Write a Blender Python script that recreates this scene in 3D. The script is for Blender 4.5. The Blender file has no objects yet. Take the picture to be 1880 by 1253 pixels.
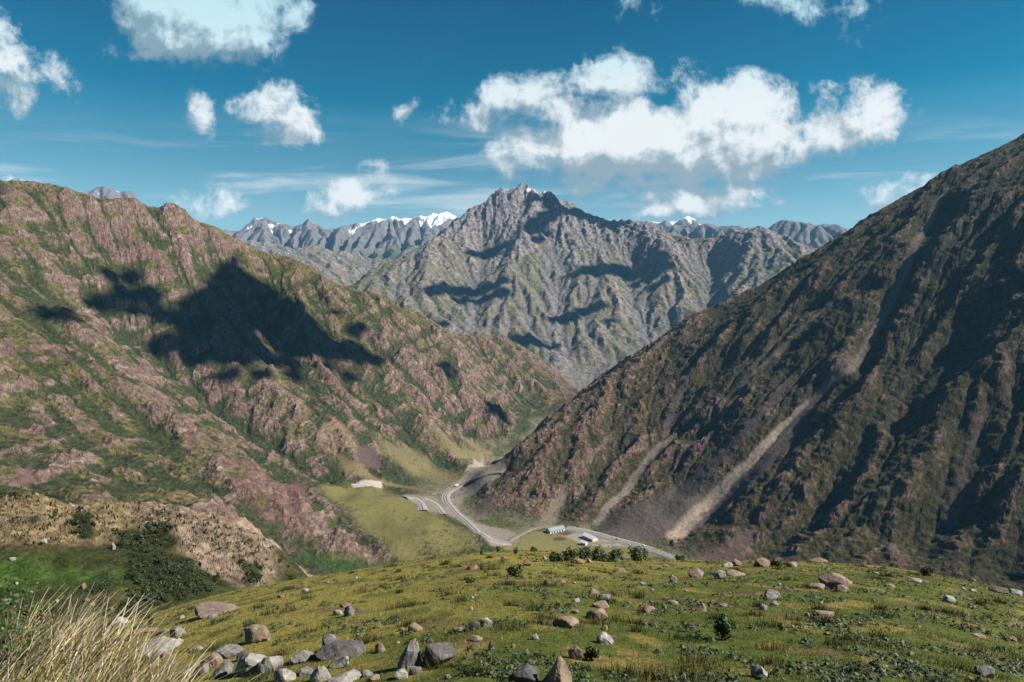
import bpy, bmesh, math, random
import numpy as np
from mathutils import Vector, Matrix

# ------------------------------------------------------------------ camera, light, exposure
S = bpy.context.scene
PITCH = math.radians(4.0)
FPX = 1247.0                       # focal length in photograph pixels (1880 wide)
cam_d = bpy.data.cameras.new("camera")
cam_d.sensor_width = 36.0
cam_d.lens = 36.0 * FPX / 1880.0
cam_d.clip_start = 0.1
cam_d.clip_end = 60000.0
cam = bpy.data.objects.new("camera", cam_d)
S.collection.objects.link(cam)
cam.location = (0, 0, 0)
cam.rotation_euler = (math.radians(90) - PITCH, 0, 0)
S.camera = cam

SUN_AZ, SUN_EL = math.radians(96.0), math.radians(40.0)
SUN = Vector((math.sin(SUN_AZ) * math.cos(SUN_EL), math.cos(SUN_AZ) * math.cos(SUN_EL), math.sin(SUN_EL)))
ld = bpy.data.lights.new("sun", 'SUN')
ld.energy = 5.0
ld.angle = math.radians(0.5)
ld.color = (1.0, 0.93, 0.84)
lo = bpy.data.objects.new("sun", ld)
S.collection.objects.link(lo)
lo.rotation_euler = SUN.to_track_quat('Z', 'Y').to_euler()

S.view_settings.view_transform = 'Standard'
S.view_settings.look = 'None'
S.view_settings.gamma = 1.0
S.view_settings.exposure = 1.25
S.cycles.use_denoising = True
S.cycles.max_bounces = 5
S.cycles.diffuse_bounces = 2
S.cycles.volume_bounces = 0
S.cycles.transparent_max_bounces = 8

# ------------------------------------------------------------------ small helpers
rng = np.random.default_rng(7)
random.seed(7)

def ray(px, py):
    """photograph pixel -> direction as (X/Y, Z/Y)"""
    u = (px - 940.0) / FPX
    v = (626.5 - py) / FPX
    y = math.cos(PITCH) + v * math.sin(PITCH)
    z = -math.sin(PITCH) + v * math.cos(PITCH)
    return u / y, z / y

def W(px, py, Y):
    a, b = ray(px, py)
    return (a * Y, Y, b * Y)

def WZ(px, py, z):
    a, b = ray(px, py)
    Y = z / b
    return (a * Y, Y, z)

def tag(o, label=None, cat=None, group=None, kind=None):
    if label: o['label'] = label
    if cat: o['category'] = cat
    if group: o['group'] = group
    if kind: o['kind'] = kind
    return o

# ------------------------------------------------------------------ world: sky texture with clouds
# every cloud of the photograph as soft lobes: x, y, half width, half height, tilt (photograph pixels)
LOBES = [
 (1180, 268, 235, 62, 0), (1075, 282, 135, 60, 0), (1345, 238, 118, 88, 10), (955, 178, 92, 42, 18), (1105, 150, 75, 48, 14), (1050, 205, 125, 40, 0),
 (1555, 228, 92, 62, 14), (1620, 185, 40, 26, 25), (1235, 162, 34, 24, 25), (1235, 318, 190, 38, 4), (1290, 370, 130, 32, 3), (1000, 290, 70, 52, 0), (1440, 280, 80, 42, 10),
 (360, 32, 140, 74, -10), (440, 72, 84, 48, 0), (450, 10, 95, 70, 0), (265, -15, 60, 50, 0),
 (510, 214, 80, 50, -10), (372, 208, 24, 42, 12), (560, 232, 42, 30, 0), (445, 195, 40, 24, 10), (530, 250, 40, 24, 0),
 (8, 128, 56, 78, 0), (4, 198, 32, 26, 0), (102, 145, 22, 36, 20), (62, 148, 34, 16, 0),
 (380, 371, 60, 28, 0), (645, 368, 76, 34, 8), (600, 388, 84, 20, 0), (702, 326, 32, 20, 0), (20, 332, 26, 8, 0),
 (784, 162, 18, 46, -10), (742, 195, 20, 14, 20), (1150, 8, 40, 24, -20), (1565, 28, 44, 46, -30), (1450, 2, 80, 26, -10), (1640, 350, 58, 26, 20), (205, 92, 36, 16, -20),
 (326, 290, 20, 14, 0), (1690, 190, 18, 20, 0), (800, 205, 20, 18, 0)]
world = bpy.data.worlds.new("World"); S.world = world; world.use_nodes = True
def build_world():
    nt = world.node_tree
    bg = nt.nodes['Background']; ln = nt.links.new
    def M(op, a, b=None, c=None, clamp=False):
        n = nt.nodes.new('ShaderNodeMath'); n.operation = op; n.use_clamp = clamp
        for i, v in enumerate((a, b, c)):
            if v is None: continue
            if isinstance(v, (int, float)): n.inputs[i].default_value = v
            else: ln(v, n.inputs[i])
        return n.outputs[0]
    def VM(op, a, b=None):
        n = nt.nodes.new('ShaderNodeVectorMath'); n.operation = 'MULTIPLY' if op == 'SCALE_' else op
        if op == 'SCALE_': b = (1e-9, 1e-9, 1e-9)
        for i, v in enumerate((a, b)):
            if v is None: continue
            if isinstance(v, tuple): n.inputs[i].default_value = v
            else: ln(v, n.inputs[i])
        return n.outputs['Value'] if op in ('LENGTH', 'DOT_PRODUCT') else n.outputs['Vector']
    def SS(x, a, b):
        n = nt.nodes.new('ShaderNodeMapRange'); n.interpolation_type = 'SMOOTHSTEP'
        n.inputs['From Min'].default_value = a; n.inputs['From Max'].default_value = b
        ln(x, n.inputs['Value']); return n.outputs['Result']
    def NZ(vec, scale, det, rough, dist=0.0):
        n = nt.nodes.new('ShaderNodeTexNoise'); n.noise_dimensions = '2D'; n.inputs['Scale'].default_value = scale; n.inputs['Detail'].default_value = det
        n.inputs['Roughness'].default_value = rough; n.inputs['Distortion'].default_value = dist
        ln(vec, n.inputs['Vector']); return n.outputs['Fac']
    sky = nt.nodes.new('ShaderNodeTexSky'); sky.sky_type = 'NISHITA'; sky.sun_disc = False
    sky.sun_elevation = SUN_EL; sky.sun_rotation = SUN_AZ; sky.altitude = 2500
    tc = nt.nodes.new('ShaderNodeTexCoord')
    sp = nt.nodes.new('ShaderNodeSeparateXYZ'); ln(tc.outputs['Generated'], sp.inputs[0])
    x, y, z = sp.outputs
    # the deep teal of the air overhead, pale towards the horizon
    rp = nt.nodes.new('ShaderNodeValToRGB'); cr = rp.color_ramp
    stops = SKY_TINT
    while len(cr.elements) < len(stops): cr.elements.new(.5)
    for e, (p, c) in zip(cr.elements, stops): e.position = p; e.color = (*c, 1)
    ln(z, rp.inputs[0])
    base = VM('MULTIPLY', VM('MULTIPLY', sky.outputs[0], rp.outputs[0]), (1.4, 1.4, 1.4))
    # cloud layer on the plane ahead
    ys = M('MAXIMUM', y, .12)
    u, wv = M('DIVIDE', x, ys), M('DIVIDE', z, ys)
    cb = nt.nodes.new('ShaderNodeCombineXYZ'); ln(u, cb.inputs[0]); ln(wv, cb.inputs[1]); cb.inputs[2].default_value = 1.0
    P = cb.outputs[0]
    wn = nt.nodes.new('ShaderNodeTexNoise'); wn.noise_dimensions = '2D'; wn.inputs['Scale'].default_value = 9; wn.inputs['Detail'].default_value = 3
    ln(P, wn.inputs['Vector'])
    Pw = VM('ADD', P, VM('MULTIPLY', VM('SUBTRACT', wn.outputs['Color'], (.5, .5, .5)), (.035, .03, 0)))
    def field(vec, after=None):
        # each batch of lobes waits for the one before, so that few values are alive at a time
        tot = after; first = True; v = vec
        for i, (cx, cy, rx, ry, rot) in enumerate(LOBES):
            a, b = ray(cx, cy)
            if i % 8 == 0 and tot is not None:
                v = VM('ADD', vec, VM('SCALE_', tot))
            c, s_ = math.cos(math.radians(rot)), math.sin(math.radians(rot))
            kx, ky = FPX / (rx * 1.25), FPX / (ry * 1.25)
            lx = VM('DOT_PRODUCT', v, (c * kx, s_ * kx, -(a * c + b * s_) * kx))
            ly = VM('DOT_PRODUCT', v, (-s_ * ky, c * ky, -(-a * s_ + b * c) * ky))
            r2 = M('MULTIPLY_ADD', ly, ly, M('MULTIPLY', lx, lx))
            st = 1.0 if rx * ry > 9000 else .52 if rx * ry > 2200 else (.36 if rx * ry > 1000 else .12)
            f = M('MULTIPLY_ADD', r2, -st, st)
            tot = f if first else M('SMOOTH_MAX', tot, f, .10)
            first = False
        return tot
    D1 = (.012, .020, 0)
    n1 = NZ(Pw, 14, 8, .60)
    n1c = NZ(Pw, 15, 6, .58)
    n1b = NZ(VM('ADD', Pw, (.008, .014, 0)), 15, 6, .58)
    nl = NZ(P, 6, 3, .5)
    F1 = field(Pw)
    F2 = field(VM('ADD', Pw, (.018, .034, 0)), F1)
    dens = M('ADD', M('ADD', M('MULTIPLY', F1, 2.2), M('MULTIPLY', M('SUBTRACT', NZ(Pw, 62, 6, .62), .5), 1.1)), M('MULTIPLY', M('SUBTRACT', n1, .5), 3.4))
    alpha = M('MULTIPLY', SS(dens, .03, 1.2), SS(y, .15, .3))
    # light from the right and above, on billows and on the whole cloud
    emb = M('ADD', M('MULTIPLY', M('SUBTRACT', n1c, n1b), 1.5), M('MULTIPLY', M('SUBTRACT', F1, F2), .85))
    lit = SS(M('ADD', emb, M('MULTIPLY', M('SUBTRACT', nl, .5), .15)), -.25, .24)
    mc = nt.nodes.new('ShaderNodeMixRGB'); ln(lit, mc.inputs[0])
    mc.inputs[1].default_value = (*CLOUD_SHADE, 1); mc.inputs[2].default_value = (*CLOUD_LIT, 1)
    ct = nt.nodes.new('ShaderNodeMixRGB'); ct.blend_type = 'MULTIPLY'; ln(SS(z, .22, .38), ct.inputs[0]); ln(mc.outputs[0], ct.inputs[1]); ct.inputs[2].default_value = (.62, .86, .96, 1)
    # thin streaks low over the ranges
    st = nt.nodes.new('ShaderNodeMapping'); st.inputs['Scale'].default_value = (2.2, 22, 1); st.inputs['Rotation'].default_value = (0, 0, math.radians(5))
    ln(P, st.inputs['Vector'])
    str_ = M('MULTIPLY', SS(NZ(st.outputs[0], 1.0, 6, .6, .4), .48, .75), M('MULTIPLY', SS(wv, .27, .17), SS(y, .15, .3)))
    str_ = M('MULTIPLY', str_, .55)
    m1 = nt.nodes.new('ShaderNodeMixRGB'); ln(str_, m1.inputs[0]); ln(base, m1.inputs[1]); m1.inputs[2].default_value = (*CLOUD_LIT, 1)
    m2 = nt.nodes.new('ShaderNodeMixRGB'); ln(alpha, m2.inputs[0]); ln(m1.outputs[0], m2.inputs[1]); ln(ct.outputs[0], m2.inputs[2])
    ln(m2.outputs[0], bg.inputs[0]); bg.inputs[1].default_value = .05
SKY_TINT = [(0.0, (.30, .40, .40)), (.10, (.50, .66, .56)), (.17, (.28, .56, .51)), (.235, (.08, .50, .50)), (.262, (.0, .43, .47)), (.40, (.0, .32, .41)), (1.0, (.004, .3, .42))]
CLOUD_SHADE, CLOUD_LIT = (2.6, 3.4, 3.8), (7.7, 7.95, 7.95)
build_world()
world.cycles.sampling_method = 'MANUAL'; world.cycles.sample_map_resolution = 256

# ------------------------------------------------------------------ noise (numpy)
def _hash(xi, yi, seed):
    h = (xi.astype(np.uint32) * np.uint32(374761393) + yi.astype(np.uint32) * np.uint32(668265263)
         + np.uint32((seed * 974711 + 12345) & 0xffffffff))
    h = (h ^ (h >> np.uint32(13))) * np.uint32(1274126177)
    h = h ^ (h >> np.uint32(16))
    return h

_GA = np.linspace(0, 2 * np.pi, 256, endpoint=False)
_GX, _GY = np.cos(_GA).astype(np.float32), np.sin(_GA).astype(np.float32)

def perlin(x, y, seed=0):
    xf, yf = np.floor(x), np.floor(y)
    xi, yi = xf.astype(np.int64), yf.astype(np.int64)
    fx, fy = (x - xf).astype(np.float32), (y - yf).astype(np.float32)
    sx = fx * fx * fx * (fx * (fx * 6 - 15) + 10)
    sy = fy * fy * fy * (fy * (fy * 6 - 15) + 10)
    def g(dx, dy):
        k = (_hash(xi + dx, yi + dy, seed) & np.uint32(255)).astype(np.int64)
        return _GX[k] * (fx - dx) + _GY[k] * (fy - dy)
    a = g(0, 0); b = g(1, 0); c = g(0, 1); d = g(1, 1)
    a = a + sx * (b - a)
    c = c + sx * (d - c)
    return (a + sy * (c - a)) * 1.5

def fbm(x, y, octv=5, seed=0, gain=0.5, lac=2.03):
    s = 0; a = 1.0; n = 0
    for i in range(octv):
        s = s + a * perlin(x, y, seed + i * 17)
        n += a
        a *= gain
        x = x * lac + 13.7; y = y * lac - 7.3
    return s / n

def ridged(x, y, octv=4, seed=0, gain=0.5, lac=2.07):
    s = 0; a = 1.0; n = 0; w = 1.0
    for i in range(octv):
        r = 1.0 - np.abs(perlin(x, y, seed + i * 31))
        r = r * r * w
        s = s + a * r
        n += a
        w = np.clip(r * 1.6, 0, 1)
        a *= gain
        x = x * lac + 5.2; y = y * lac + 9.1
    return s / n

def sstep(a, b, x):
    t = np.clip((x - a) / (b - a), 0, 1)
    return t * t * (3 - 2 * t)

# ------------------------------------------------------------------ height fields from control points
class Field:
    def __init__(s, x0, x1, y0, y1, cs):
        s.x0, s.y0, s.cs = x0, y0, cs
        s.nx, s.ny = int((x1 - x0) / cs) + 1, int((y1 - y0) / cs) + 1
        s.X, s.Y = np.meshgrid(x0 + cs * np.arange(s.nx), y0 + cs * np.arange(s.ny))
        s.z = np.zeros_like(s.X)
    def sample(s, arr, x, y):
        gx = np.clip((x - s.x0) / s.cs, 0, s.nx - 1.001)
        gy = np.clip((y - s.y0) / s.cs, 0, s.ny - 1.001)
        ix, iy = gx.astype(np.int64), gy.astype(np.int64)
        fx, fy = gx - ix, gy - iy
        # smooth the bilinear weights a touch so that cells do not show
        k = iy * s.nx + ix
        f = arr.ravel()
        return ((f[k] * (1 - fx) + f[k + 1] * fx) * (1 - fy)
                + (f[k + s.nx] * (1 - fx) + f[k + s.nx + 1] * fx) * fy)
    def rbf(s, pts, step=3):
        P = np.array(pts, float)
        keys = np.round(P[:, :2] / 12.0).astype(int)
        _, idx = np.unique(keys, axis=0, return_index=True)
        P = P[np.sort(idx)]
        n = len(P)
        D = np.sqrt(((P[:, None, :2] - P[None, :, :2]) ** 2).sum(-1)) / 1000.0
        A = np.zeros((n + 3, n + 3))
        A[:n, :n] = D - np.eye(n) * 0.004
        A[:n, n] = 1; A[n, :n] = 1
        A[:n, n + 1:] = P[:, :2] / 1000.0
        A[n + 1:, :n] = P[:, :2].T / 1000.0
        b = np.zeros(n + 3); b[:n] = P[:, 2]
        w = np.linalg.solve(A, b)
        cx, cy = s.X[::step, ::step], s.Y[::step, ::step]
        z = w[n] + w[n + 1] * cx / 1000 + w[n + 2] * cy / 1000
        for i in range(n):
            z = z + w[i] * np.sqrt((cx - P[i, 0]) ** 2 + (cy - P[i, 1]) ** 2) / 1000.0
        c = Field(s.x0, s.x0 + s.cs * step * (cx.shape[1] - 1), s.y0, s.y0 + s.cs * step * (cx.shape[0] - 1), s.cs * step)
        c.nx, c.ny = cx.shape[1], cx.shape[0]
        s.z = c.sample(z, s.X, s.Y)
        return s

def blur(z, r):
    """box blur, twice"""
    for _ in range(2):
        for ax in (0, 1):
            p = np.pad(z, [(r + 1, r) if a == ax else (0, 0) for a in (0, 1)], mode='edge')
            c = np.cumsum(p, axis=ax)
            n = z.shape[ax]
            z = (np.take(c, range(2 * r + 1, 2 * r + 1 + n), axis=ax) - np.take(c, range(0, n), axis=ax)) / (2 * r + 1)
    return z

def erode(F, drops, steps, rounds, seed=1, erode_k=0.35, depo_k=0.12, cap=6.0, mask=None, maxcut=8.0):
    """droplet erosion, many drops at a time; returns how often water ran through each cell"""
    r = np.random.default_rng(seed)
    nx, ny, cs = F.nx, F.ny, F.cs
    z = (F.z / cs).ravel().copy()
    z0 = z.copy()
    flow = np.zeros(nx * ny)
    M = None if mask is None else mask.ravel()
    for rd in range(rounds):
        px = r.uniform(1, nx - 3, drops); py = r.uniform(1, ny - 3, drops)
        dx = np.zeros(drops); dy = np.zeros(drops)
        vel = np.ones(drops); wat = np.ones(drops); sed = np.zeros(drops)
        for st in range(steps):
            ix, iy = px.astype(np.int64), py.astype(np.int64)
            fx, fy = px - ix, py - iy
            k = iy * nx + ix
            z00, z10, z01, z11 = z[k], z[k + 1], z[k + nx], z[k + nx + 1]
            gx = (z10 - z00) * (1 - fy) + (z11 - z01) * fy
            gy = (z01 - z00) * (1 - fx) + (z11 - z10) * fx
            h0 = (z00 * (1 - fx) + z10 * fx) * (1 - fy) + (z01 * (1 - fx) + z11 * fx) * fy
            dx = dx * 0.25 - gx * 0.75; dy = dy * 0.25 - gy * 0.75
            ln = np.sqrt(dx * dx + dy * dy) + 1e-9
            dx /= ln; dy /= ln
            qx = np.clip(px + dx, 1, nx - 3); qy = np.clip(py + dy, 1, ny - 3)
            jx, jy = qx.astype(np.int64), qy.astype(np.int64)
            ux, uy = qx - jx, qy - jy
            m = jy * nx + jx
            h1 = (z[m] * (1 - ux) + z[m + 1] * ux) * (1 - uy) + (z[m + nx] * (1 - ux) + z[m + nx + 1] * ux) * uy
            dh = h1 - h0
            c = np.maximum(-dh, 0.01) * vel * wat * cap
            dep = np.where(dh > 0, np.minimum(dh, sed), np.where(sed > c, (sed - c) * depo_k, 0.0))
            ero = np.where((dh <= 0) & (sed <= c), np.minimum((c - sed) * erode_k * 0.2, -dh * 0.35), 0.0)
            if M is not None:
                ero = ero * M[k]
            d = dep - ero
            sed = sed - d
            kk = np.concatenate([k, k + 1, k + nx, k + nx + 1])
            ww = np.concatenate([d * (1 - fx) * (1 - fy), d * fx * (1 - fy), d * (1 - fx) * fy, d * fx * fy])
            z += np.clip(np.bincount(kk, ww, minlength=nx * ny), -0.25, 0.06)
            flow += np.bincount(k, wat, minlength=nx * ny)
            vel = np.sqrt(np.maximum(vel * vel - dh * 0.6, 0.05)); vel = np.minimum(vel, 2.2)
            wat *= 0.985
            px, py = qx, qy
        z = np.clip(z, z0 - maxcut, z0 + 0.35)
    F.z = z.reshape(ny, nx) * cs
    return flow.reshape(ny, nx) / rounds

def erode2(F, k, drops, steps, rounds, seed, mask, **kw):
    """the same on a field k times coarser: long gullies first"""
    zc = F.z[::k, ::k].copy()
    c = Field(F.x0, F.x0 + F.cs * k * (zc.shape[1] - 1), F.y0, F.y0 + F.cs * k * (zc.shape[0] - 1), F.cs * k)
    c.nx, c.ny = zc.shape[1], zc.shape[0]
    c.z = zc.copy()
    fl = erode(c, drops, steps, rounds, seed, mask=mask[::k, ::k], **kw)
    F.z = F.z + c.sample(c.z - zc, F.X, F.Y)
    return c.sample(fl, F.X, F.Y)

def lines(polys, step):
    out = []
    for pl in polys:
        for p, q in zip(pl[:-1], pl[1:]):
            p, q = np.array(p, float), np.array(q, float)
            n = max(1, int(np.linalg.norm((q - p)[:2]) / step))
            for i in range(n):
                out.append(tuple(p + (q - p) * i / n))
        out.append(tuple(pl[-1]))
    return out

def L3(*a):
    return [W(*p) for p in a]

# ------------------------------------------------------------------ foreground spur (grass hill under the camera)
CR = np.array([(-400, 1390), (-200, 1320), (0, 1235), (100, 1195), (190, 1163), (300, 1120), (400, 1088), (570, 1062), (700, 1040), (850, 1015),
               (900, 1006), (1000, 1012), (1150, 1028), (1400, 1031), (1500, 1031), (1650, 1043), (1800, 1067), (1880, 1087), (2100, 1150), (2400, 1230)], float)
CRA = np.array([ray(p[0], p[1])[0] for p in CR]); CRT = np.array([-ray(p[0], p[1])[1] for p in CR])
FG_H, FG_D = 2.2, 45.0
FG_C = FG_H / FG_D ** 2

def fg_base(x, y):
    yy = np.maximum(y, 6.0)
    a = np.clip(x / yy, -1.4, 1.4)
    s = 0
    for da, w in ((-.10, .1), (-.06, .2), (-.02, .2), (.02, .2), (.06, .2), (.10, .1)):
        s = s + w * np.interp(a + da, CRA, CRT)
    s = s - 2 * math.sqrt(FG_H * FG_C)
    return -(FG_H + s * y + FG_C * np.where(y > 0, y * y, 0))

def fg_z(x, y):
    x = np.asarray(x, float); y = np.asarray(y, float)
    z = fg_base(x, y)
    far = sstep(5, 40, y)
    z = z + 0.10 * fbm(x / 6.0, y / 6.0, 3, 301) * (0.4 + far) + 0.045 * fbm(x / 1.3, y / 1.3, 3, 302)
    z = z + sstep(60, 200, y) * 8 * fbm(x / 60., y / 60., 4, 303)
    # the knoll that carries the straw in the lower left corner
    z = z + 1.55 * np.exp(-(((x + 2.3) / 1.0) ** 2 + ((y - 3.2) / .9) ** 2))
    return z

def fg_hit(px, py, lo=2.5, hi=47.0):
    a, b = ray(px, py)
    ys = np.linspace(lo, hi, 1800)
    d = fg_z(a * ys, ys) - b * ys
    k = np.argmax(d > 0)
    if d[k] <= 0:
        k = np.argmax(d)
    y = ys[k]
    return np.array((a * y, y, float(fg_z(a * y, y))))

# ------------------------------------------------------------------ near valley
ZF = -425.0
def Rp(px, py):
    a, b = ray(px, py)
    Y = 1049.0 / (0.607 * a + 0.399 - b)
    return (a * Y, Y, b * Y)

R_SIL = L3((2500, -20, 1690), (2300, 60, 1700), (2100, 135, 1720), (1880, 246, 1747), (1800, 284, 1760), (1700, 337, 1780), (1600, 394, 1790), (1500, 456, 1803), (1400, 511, 1815),
           (1300, 562, 1830), (1200, 626, 1850), (1120, 677, 1800), (1060, 712, 1700), (1010, 757, 1570), (960, 820, 1450), (920, 874, 1370),
           (890, 918, 1315), (868, 946, 1290))
L_SIL = L3((-700, 300, 1250), (-400, 320, 1400), (-200, 335, 1500), (0, 332, 1600), (60, 338, 1630), (120, 335, 1660), (170, 353, 1720), (250, 368, 1800), (330, 382, 1880),
           (390, 403, 1950), (450, 434, 2030), (480, 457, 2080), (560, 492, 2130), (640, 521, 2180), (750, 572, 2220), (830, 613, 2250),
           (880, 690, 2150), (930, 760, 2010), (955, 805, 1900))
M1 = L3((700, 600, 2600), (830, 612, 2640), (917, 617, 2750), (975, 647, 2800), (1050, 705, 2800), (1085, 745, 2750))
S1 = L3((480, 457, 2080), (520, 522, 2000), (600, 592, 1930), (700, 662, 1870), (760, 740, 1780), (830, 806, 1680), (870, 835, 1590))
V1 = L3((405, 500, 1880), (440, 545, 1850), (480, 600, 1815), (560, 662, 1755), (640, 725, 1690), (700, 792, 1610), (745, 845, 1510))
S2 = L3((230, 500, 1650), (330, 610, 1590), (430, 660, 1560), (520, 710, 1530), (600, 790, 1480), (650, 842, 1420))
V2 = L3((270, 640, 1530), (350, 705, 1490), (450, 785, 1440), (560, 855, 1370), (600, 888, 1310))
S3 = L3((60, 520, 1400), (130, 580, 1310), (220, 660, 1270), (330, 770, 1180), (400, 832, 1120), (470, 872, 1060), (560, 892, 1000), (620, 952, 970),
        (680, 1002, 970), (722, 1037, 985))
near_pts = lines([R_SIL, L_SIL, M1, S1, V1, S2, V2, S3], 60)
near_pts += [(p[0] - 60, p[1] + 280, p[2] - 210) for p in lines([R_SIL[:-3]], 120)]
near_pts += [(p[0] - 100, p[1] + 330, p[2] - 210) for p in lines([L_SIL[:12]], 150)]
near_pts += [(p[0] + 60, p[1] + 300, p[2] - 190) for p in lines([M1], 150)]
near_pts += L3((900, 668, 2450), (950, 722, 2400), (985, 785, 2180))
near_pts += [Rp(*p) for p in ((1880, 600), (1880, 850), (1880, 1085), (1700, 600), (1700, 850), (1600, 1000), (1500, 650), (1500, 850), (1400, 700), (1400, 900),
             (1300, 720), (1300, 850), (1300, 980), (2200, 600), (2200, 1000), (2200, 1300), (1950, 1250))]
near_pts += L3((1200, 780, 1450), (1200, 900, 1265), (1100, 780, 1490), (1100, 880, 1325), (1000, 880, 1335), (1000, 930, 1270), (930, 930, 1290))
near_pts += [WZ(p[0], p[1], ZF) for p in ((800, 908), (850, 900), (900, 870), (925, 855), (870, 920), (830, 945), (880, 960), (905, 985), (1000, 1000), (1100, 1005), (960, 985),
             (1228, 1022), (1150, 998), (1040, 966), (1300, 1040), (1000, 966), (1100, 975), (1180, 992), (940, 840))]
near_pts += [WZ(p[0], p[1], -396.) for p in ((640, 902), (740, 915), (700, 950), (800, 955), (845, 985), (790, 1010), (740, 1000), (600, 900))]
near_pts += [WZ(p[0], p[1], -396.) for p in ((640, 1010), (600, 1032), (690, 1045))]
near_pts += [WZ(760, 865, -400.), WZ(860, 850, -402.)]
near_pts += L3((0, 885, 800), (100, 892, 820), (250, 905, 830), (400, 930, 850), (500, 980, 860), (560, 1012, 890))
near_pts += L3((0, 700, 1010), (0, 560, 1200), (0, 440, 1400), (-300, 700, 900), (-300, 500, 1150))
# the low spur with the rocky edge at the left
SP = L3((-300, 930, 240), (0, 927, 255), (120, 924, 260), (250, 921, 270), (350, 936, 275), (430, 951, 280), (500, 992, 275), (572, 1060, 262))
near_pts += lines([SP], 15)
near_pts += L3((0, 1000, 218), (100, 1060, 203), (200, 1060, 208), (300, 1020, 226), (100, 1150, 178), (0, 1150, 172), (300, 1100, 196), (400, 1062, 220), (450, 1075, 236), (530, 1075, 250),
               (0, 1230, 150), (200, 1180, 165), (-300, 1150, 170))
near_pts += [(p[0] * 1.25, p[1] * 1.25, p[2] * 1.47) for p in SP]
near_pts += L3((-60, 884, 340), (0, 889, 338), (60, 897, 335), (115, 914, 328))
near_pts += [(-420, 480, -190), (-280, 520, -215), (-150, 540, -240)]
near_pts += [(a * Y, Y, z) for a, Y, z in ((-.1, 300, -190), (.1, 300, -190), (.3, 300, -190), (.6, 300, -200), (-.1, 500, -320), (.1, 500, -330), (.3, 500, -320), (.6, 500, -310),
             (0, 750, -400), (.2, 750, -400), (.4, 750, -385), (-.05, 150, -100), (.3, 150, -100), (.7, 150, -110), (1.1, 300, -200), (-.2, 220, -150))]

NF = Field(-2400, 2500, 130, 3050, 4.0)
NF.rbf(near_pts, 3)
ROCKY = sstep(330, 520, NF.Y)
_x, _y = NF.X, NF.Y
valley = np.clip(sstep(-424, -385, NF.z), 0, 1)
# side of the valley
rside = sstep(-60, 60, NF.X - np.interp(NF.Y, [700, 1076, 1300, 1500, 1850, 2200], [250, 260, -60, -60, 40, 150]))
# spurs down the slope before the water works on it
wx = _x + 110 * fbm(_x / 240, _y / 240, 4, 11); wy = _y + 110 * fbm(_x / 240, _y / 240, 4, 12)
cR = wx * -.549 + wy * .836                    # along the contours of the right slope
aR = wx * .836 + wy * .549
spR = ridged(cR / 250, aR / 430, 5, 21, .55)
spR2 = ridged(cR / 48, aR / 90, 4, 25)
cL = wx * .66 + wy * .75
aL = -wx * .75 + wy * .66
spL = ridged(cL / 210, aL / 420, 5, 23, .55)
amp = valley * ROCKY
NF.z = NF.z + amp * (rside * (24 * (spR - .45) + 2.0 * (spR2 - .4)) + (1 - rside) * (32 * (spL - .45)))
NF.z = NF.z + amp * (16 - 6 * rside) * fbm(_x / 120, _y / 120, 5, 31)
_w = -.72 * _x + .70 * NF.z + .1 * _y + 25 * fbm(_x / 150, _y / 150, 3, 34)
NF.z = NF.z + amp * (1 - rside) * 13 * (ridged(_w / 62, (.6 * _x + .6 * NF.z + .5 * _y) / 260, 3, 35) - .45)
NF.z = NF.z + (1 - ROCKY) * (2.2 * fbm(_x / 22, _y / 22, 4, 33) + 4.5 * sstep(-190, -130, _x) * sstep(215, 250, _y) * (ridged(_x / 30, _y / 30, 4, 36) - .45))
MEADOW = None
flow1 = erode2(NF, 3, 40000, 80, 3, 2, np.maximum(amp * (.70 - .25 * rside), .02), erode_k=.2, maxcut=.8)
flow = erode(NF, 80000, 30, 1, 3, mask=np.maximum(amp * (.55 - .20 * rside), .03), erode_k=.12, maxcut=2.0)
flow = flow + flow1

# ------------------------------------------------------------------ middle mountain
P_SIL = L3((560, 560, 4000), (640, 523, 4300), (700, 483, 4600), (770, 448, 4900), (830, 407, 5200), (870, 378, 5300), (920, 346, 5400), (960, 343, 5450), (1010, 357, 5400),
           (1040, 377, 5350), (1090, 392, 5300), (1130, 405, 5200), (1190, 404, 5100), (1240, 424, 5000), (1290, 440, 4800), (1340, 426, 4700), (1400, 419, 4700),
           (1450, 438, 4600), (1490, 456, 4500), (1560, 500, 4400), (1640, 560, 4300), (1900, 600, 4200))
PS = [L3((870, 378, 5300), (850, 440, 4900), (800, 482, 4500), (765, 520, 4200), (735, 570, 3800), (760, 620, 3400)),
      L3((960, 343, 5450), (960, 420, 4950), (940, 480, 4600), (930, 540, 4200), (900, 600, 3800), (880, 645, 3450)),
      L3((1090, 392, 5300), (1110, 460, 4800), (1130, 520, 4400), (1115, 580, 4000), (1100, 640, 3650), (1085, 700, 3350)),
      L3((1190, 404, 5100), (1230, 470, 4600), (1265, 530, 4250), (1240, 600, 3900), (1180, 660, 3500)),
      L3((1400, 419, 4700), (1380, 480, 4350), (1350, 540, 4050))]
PV = [L3((1010, 430, 5050), (1008, 500, 4600), (1015, 560, 4150), (1022, 620, 3750), (1032, 690, 3300)),
      L3((1170, 470, 4850), (1165, 540, 4350), (1185, 610, 3900), (1160, 680, 3400)),
      L3((890, 440, 5050), (880, 500, 4600), (860, 560, 4150), (830, 620, 3650)),
      L3((1310, 480, 4650), (1300, 560, 4150))]
mid_pts = lines([P_SIL] + PS + PV, 150)
mid_pts += [(p[0] + 100, p[1] + 900, p[2] - 420) for p in lines([P_SIL], 300)]
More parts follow.
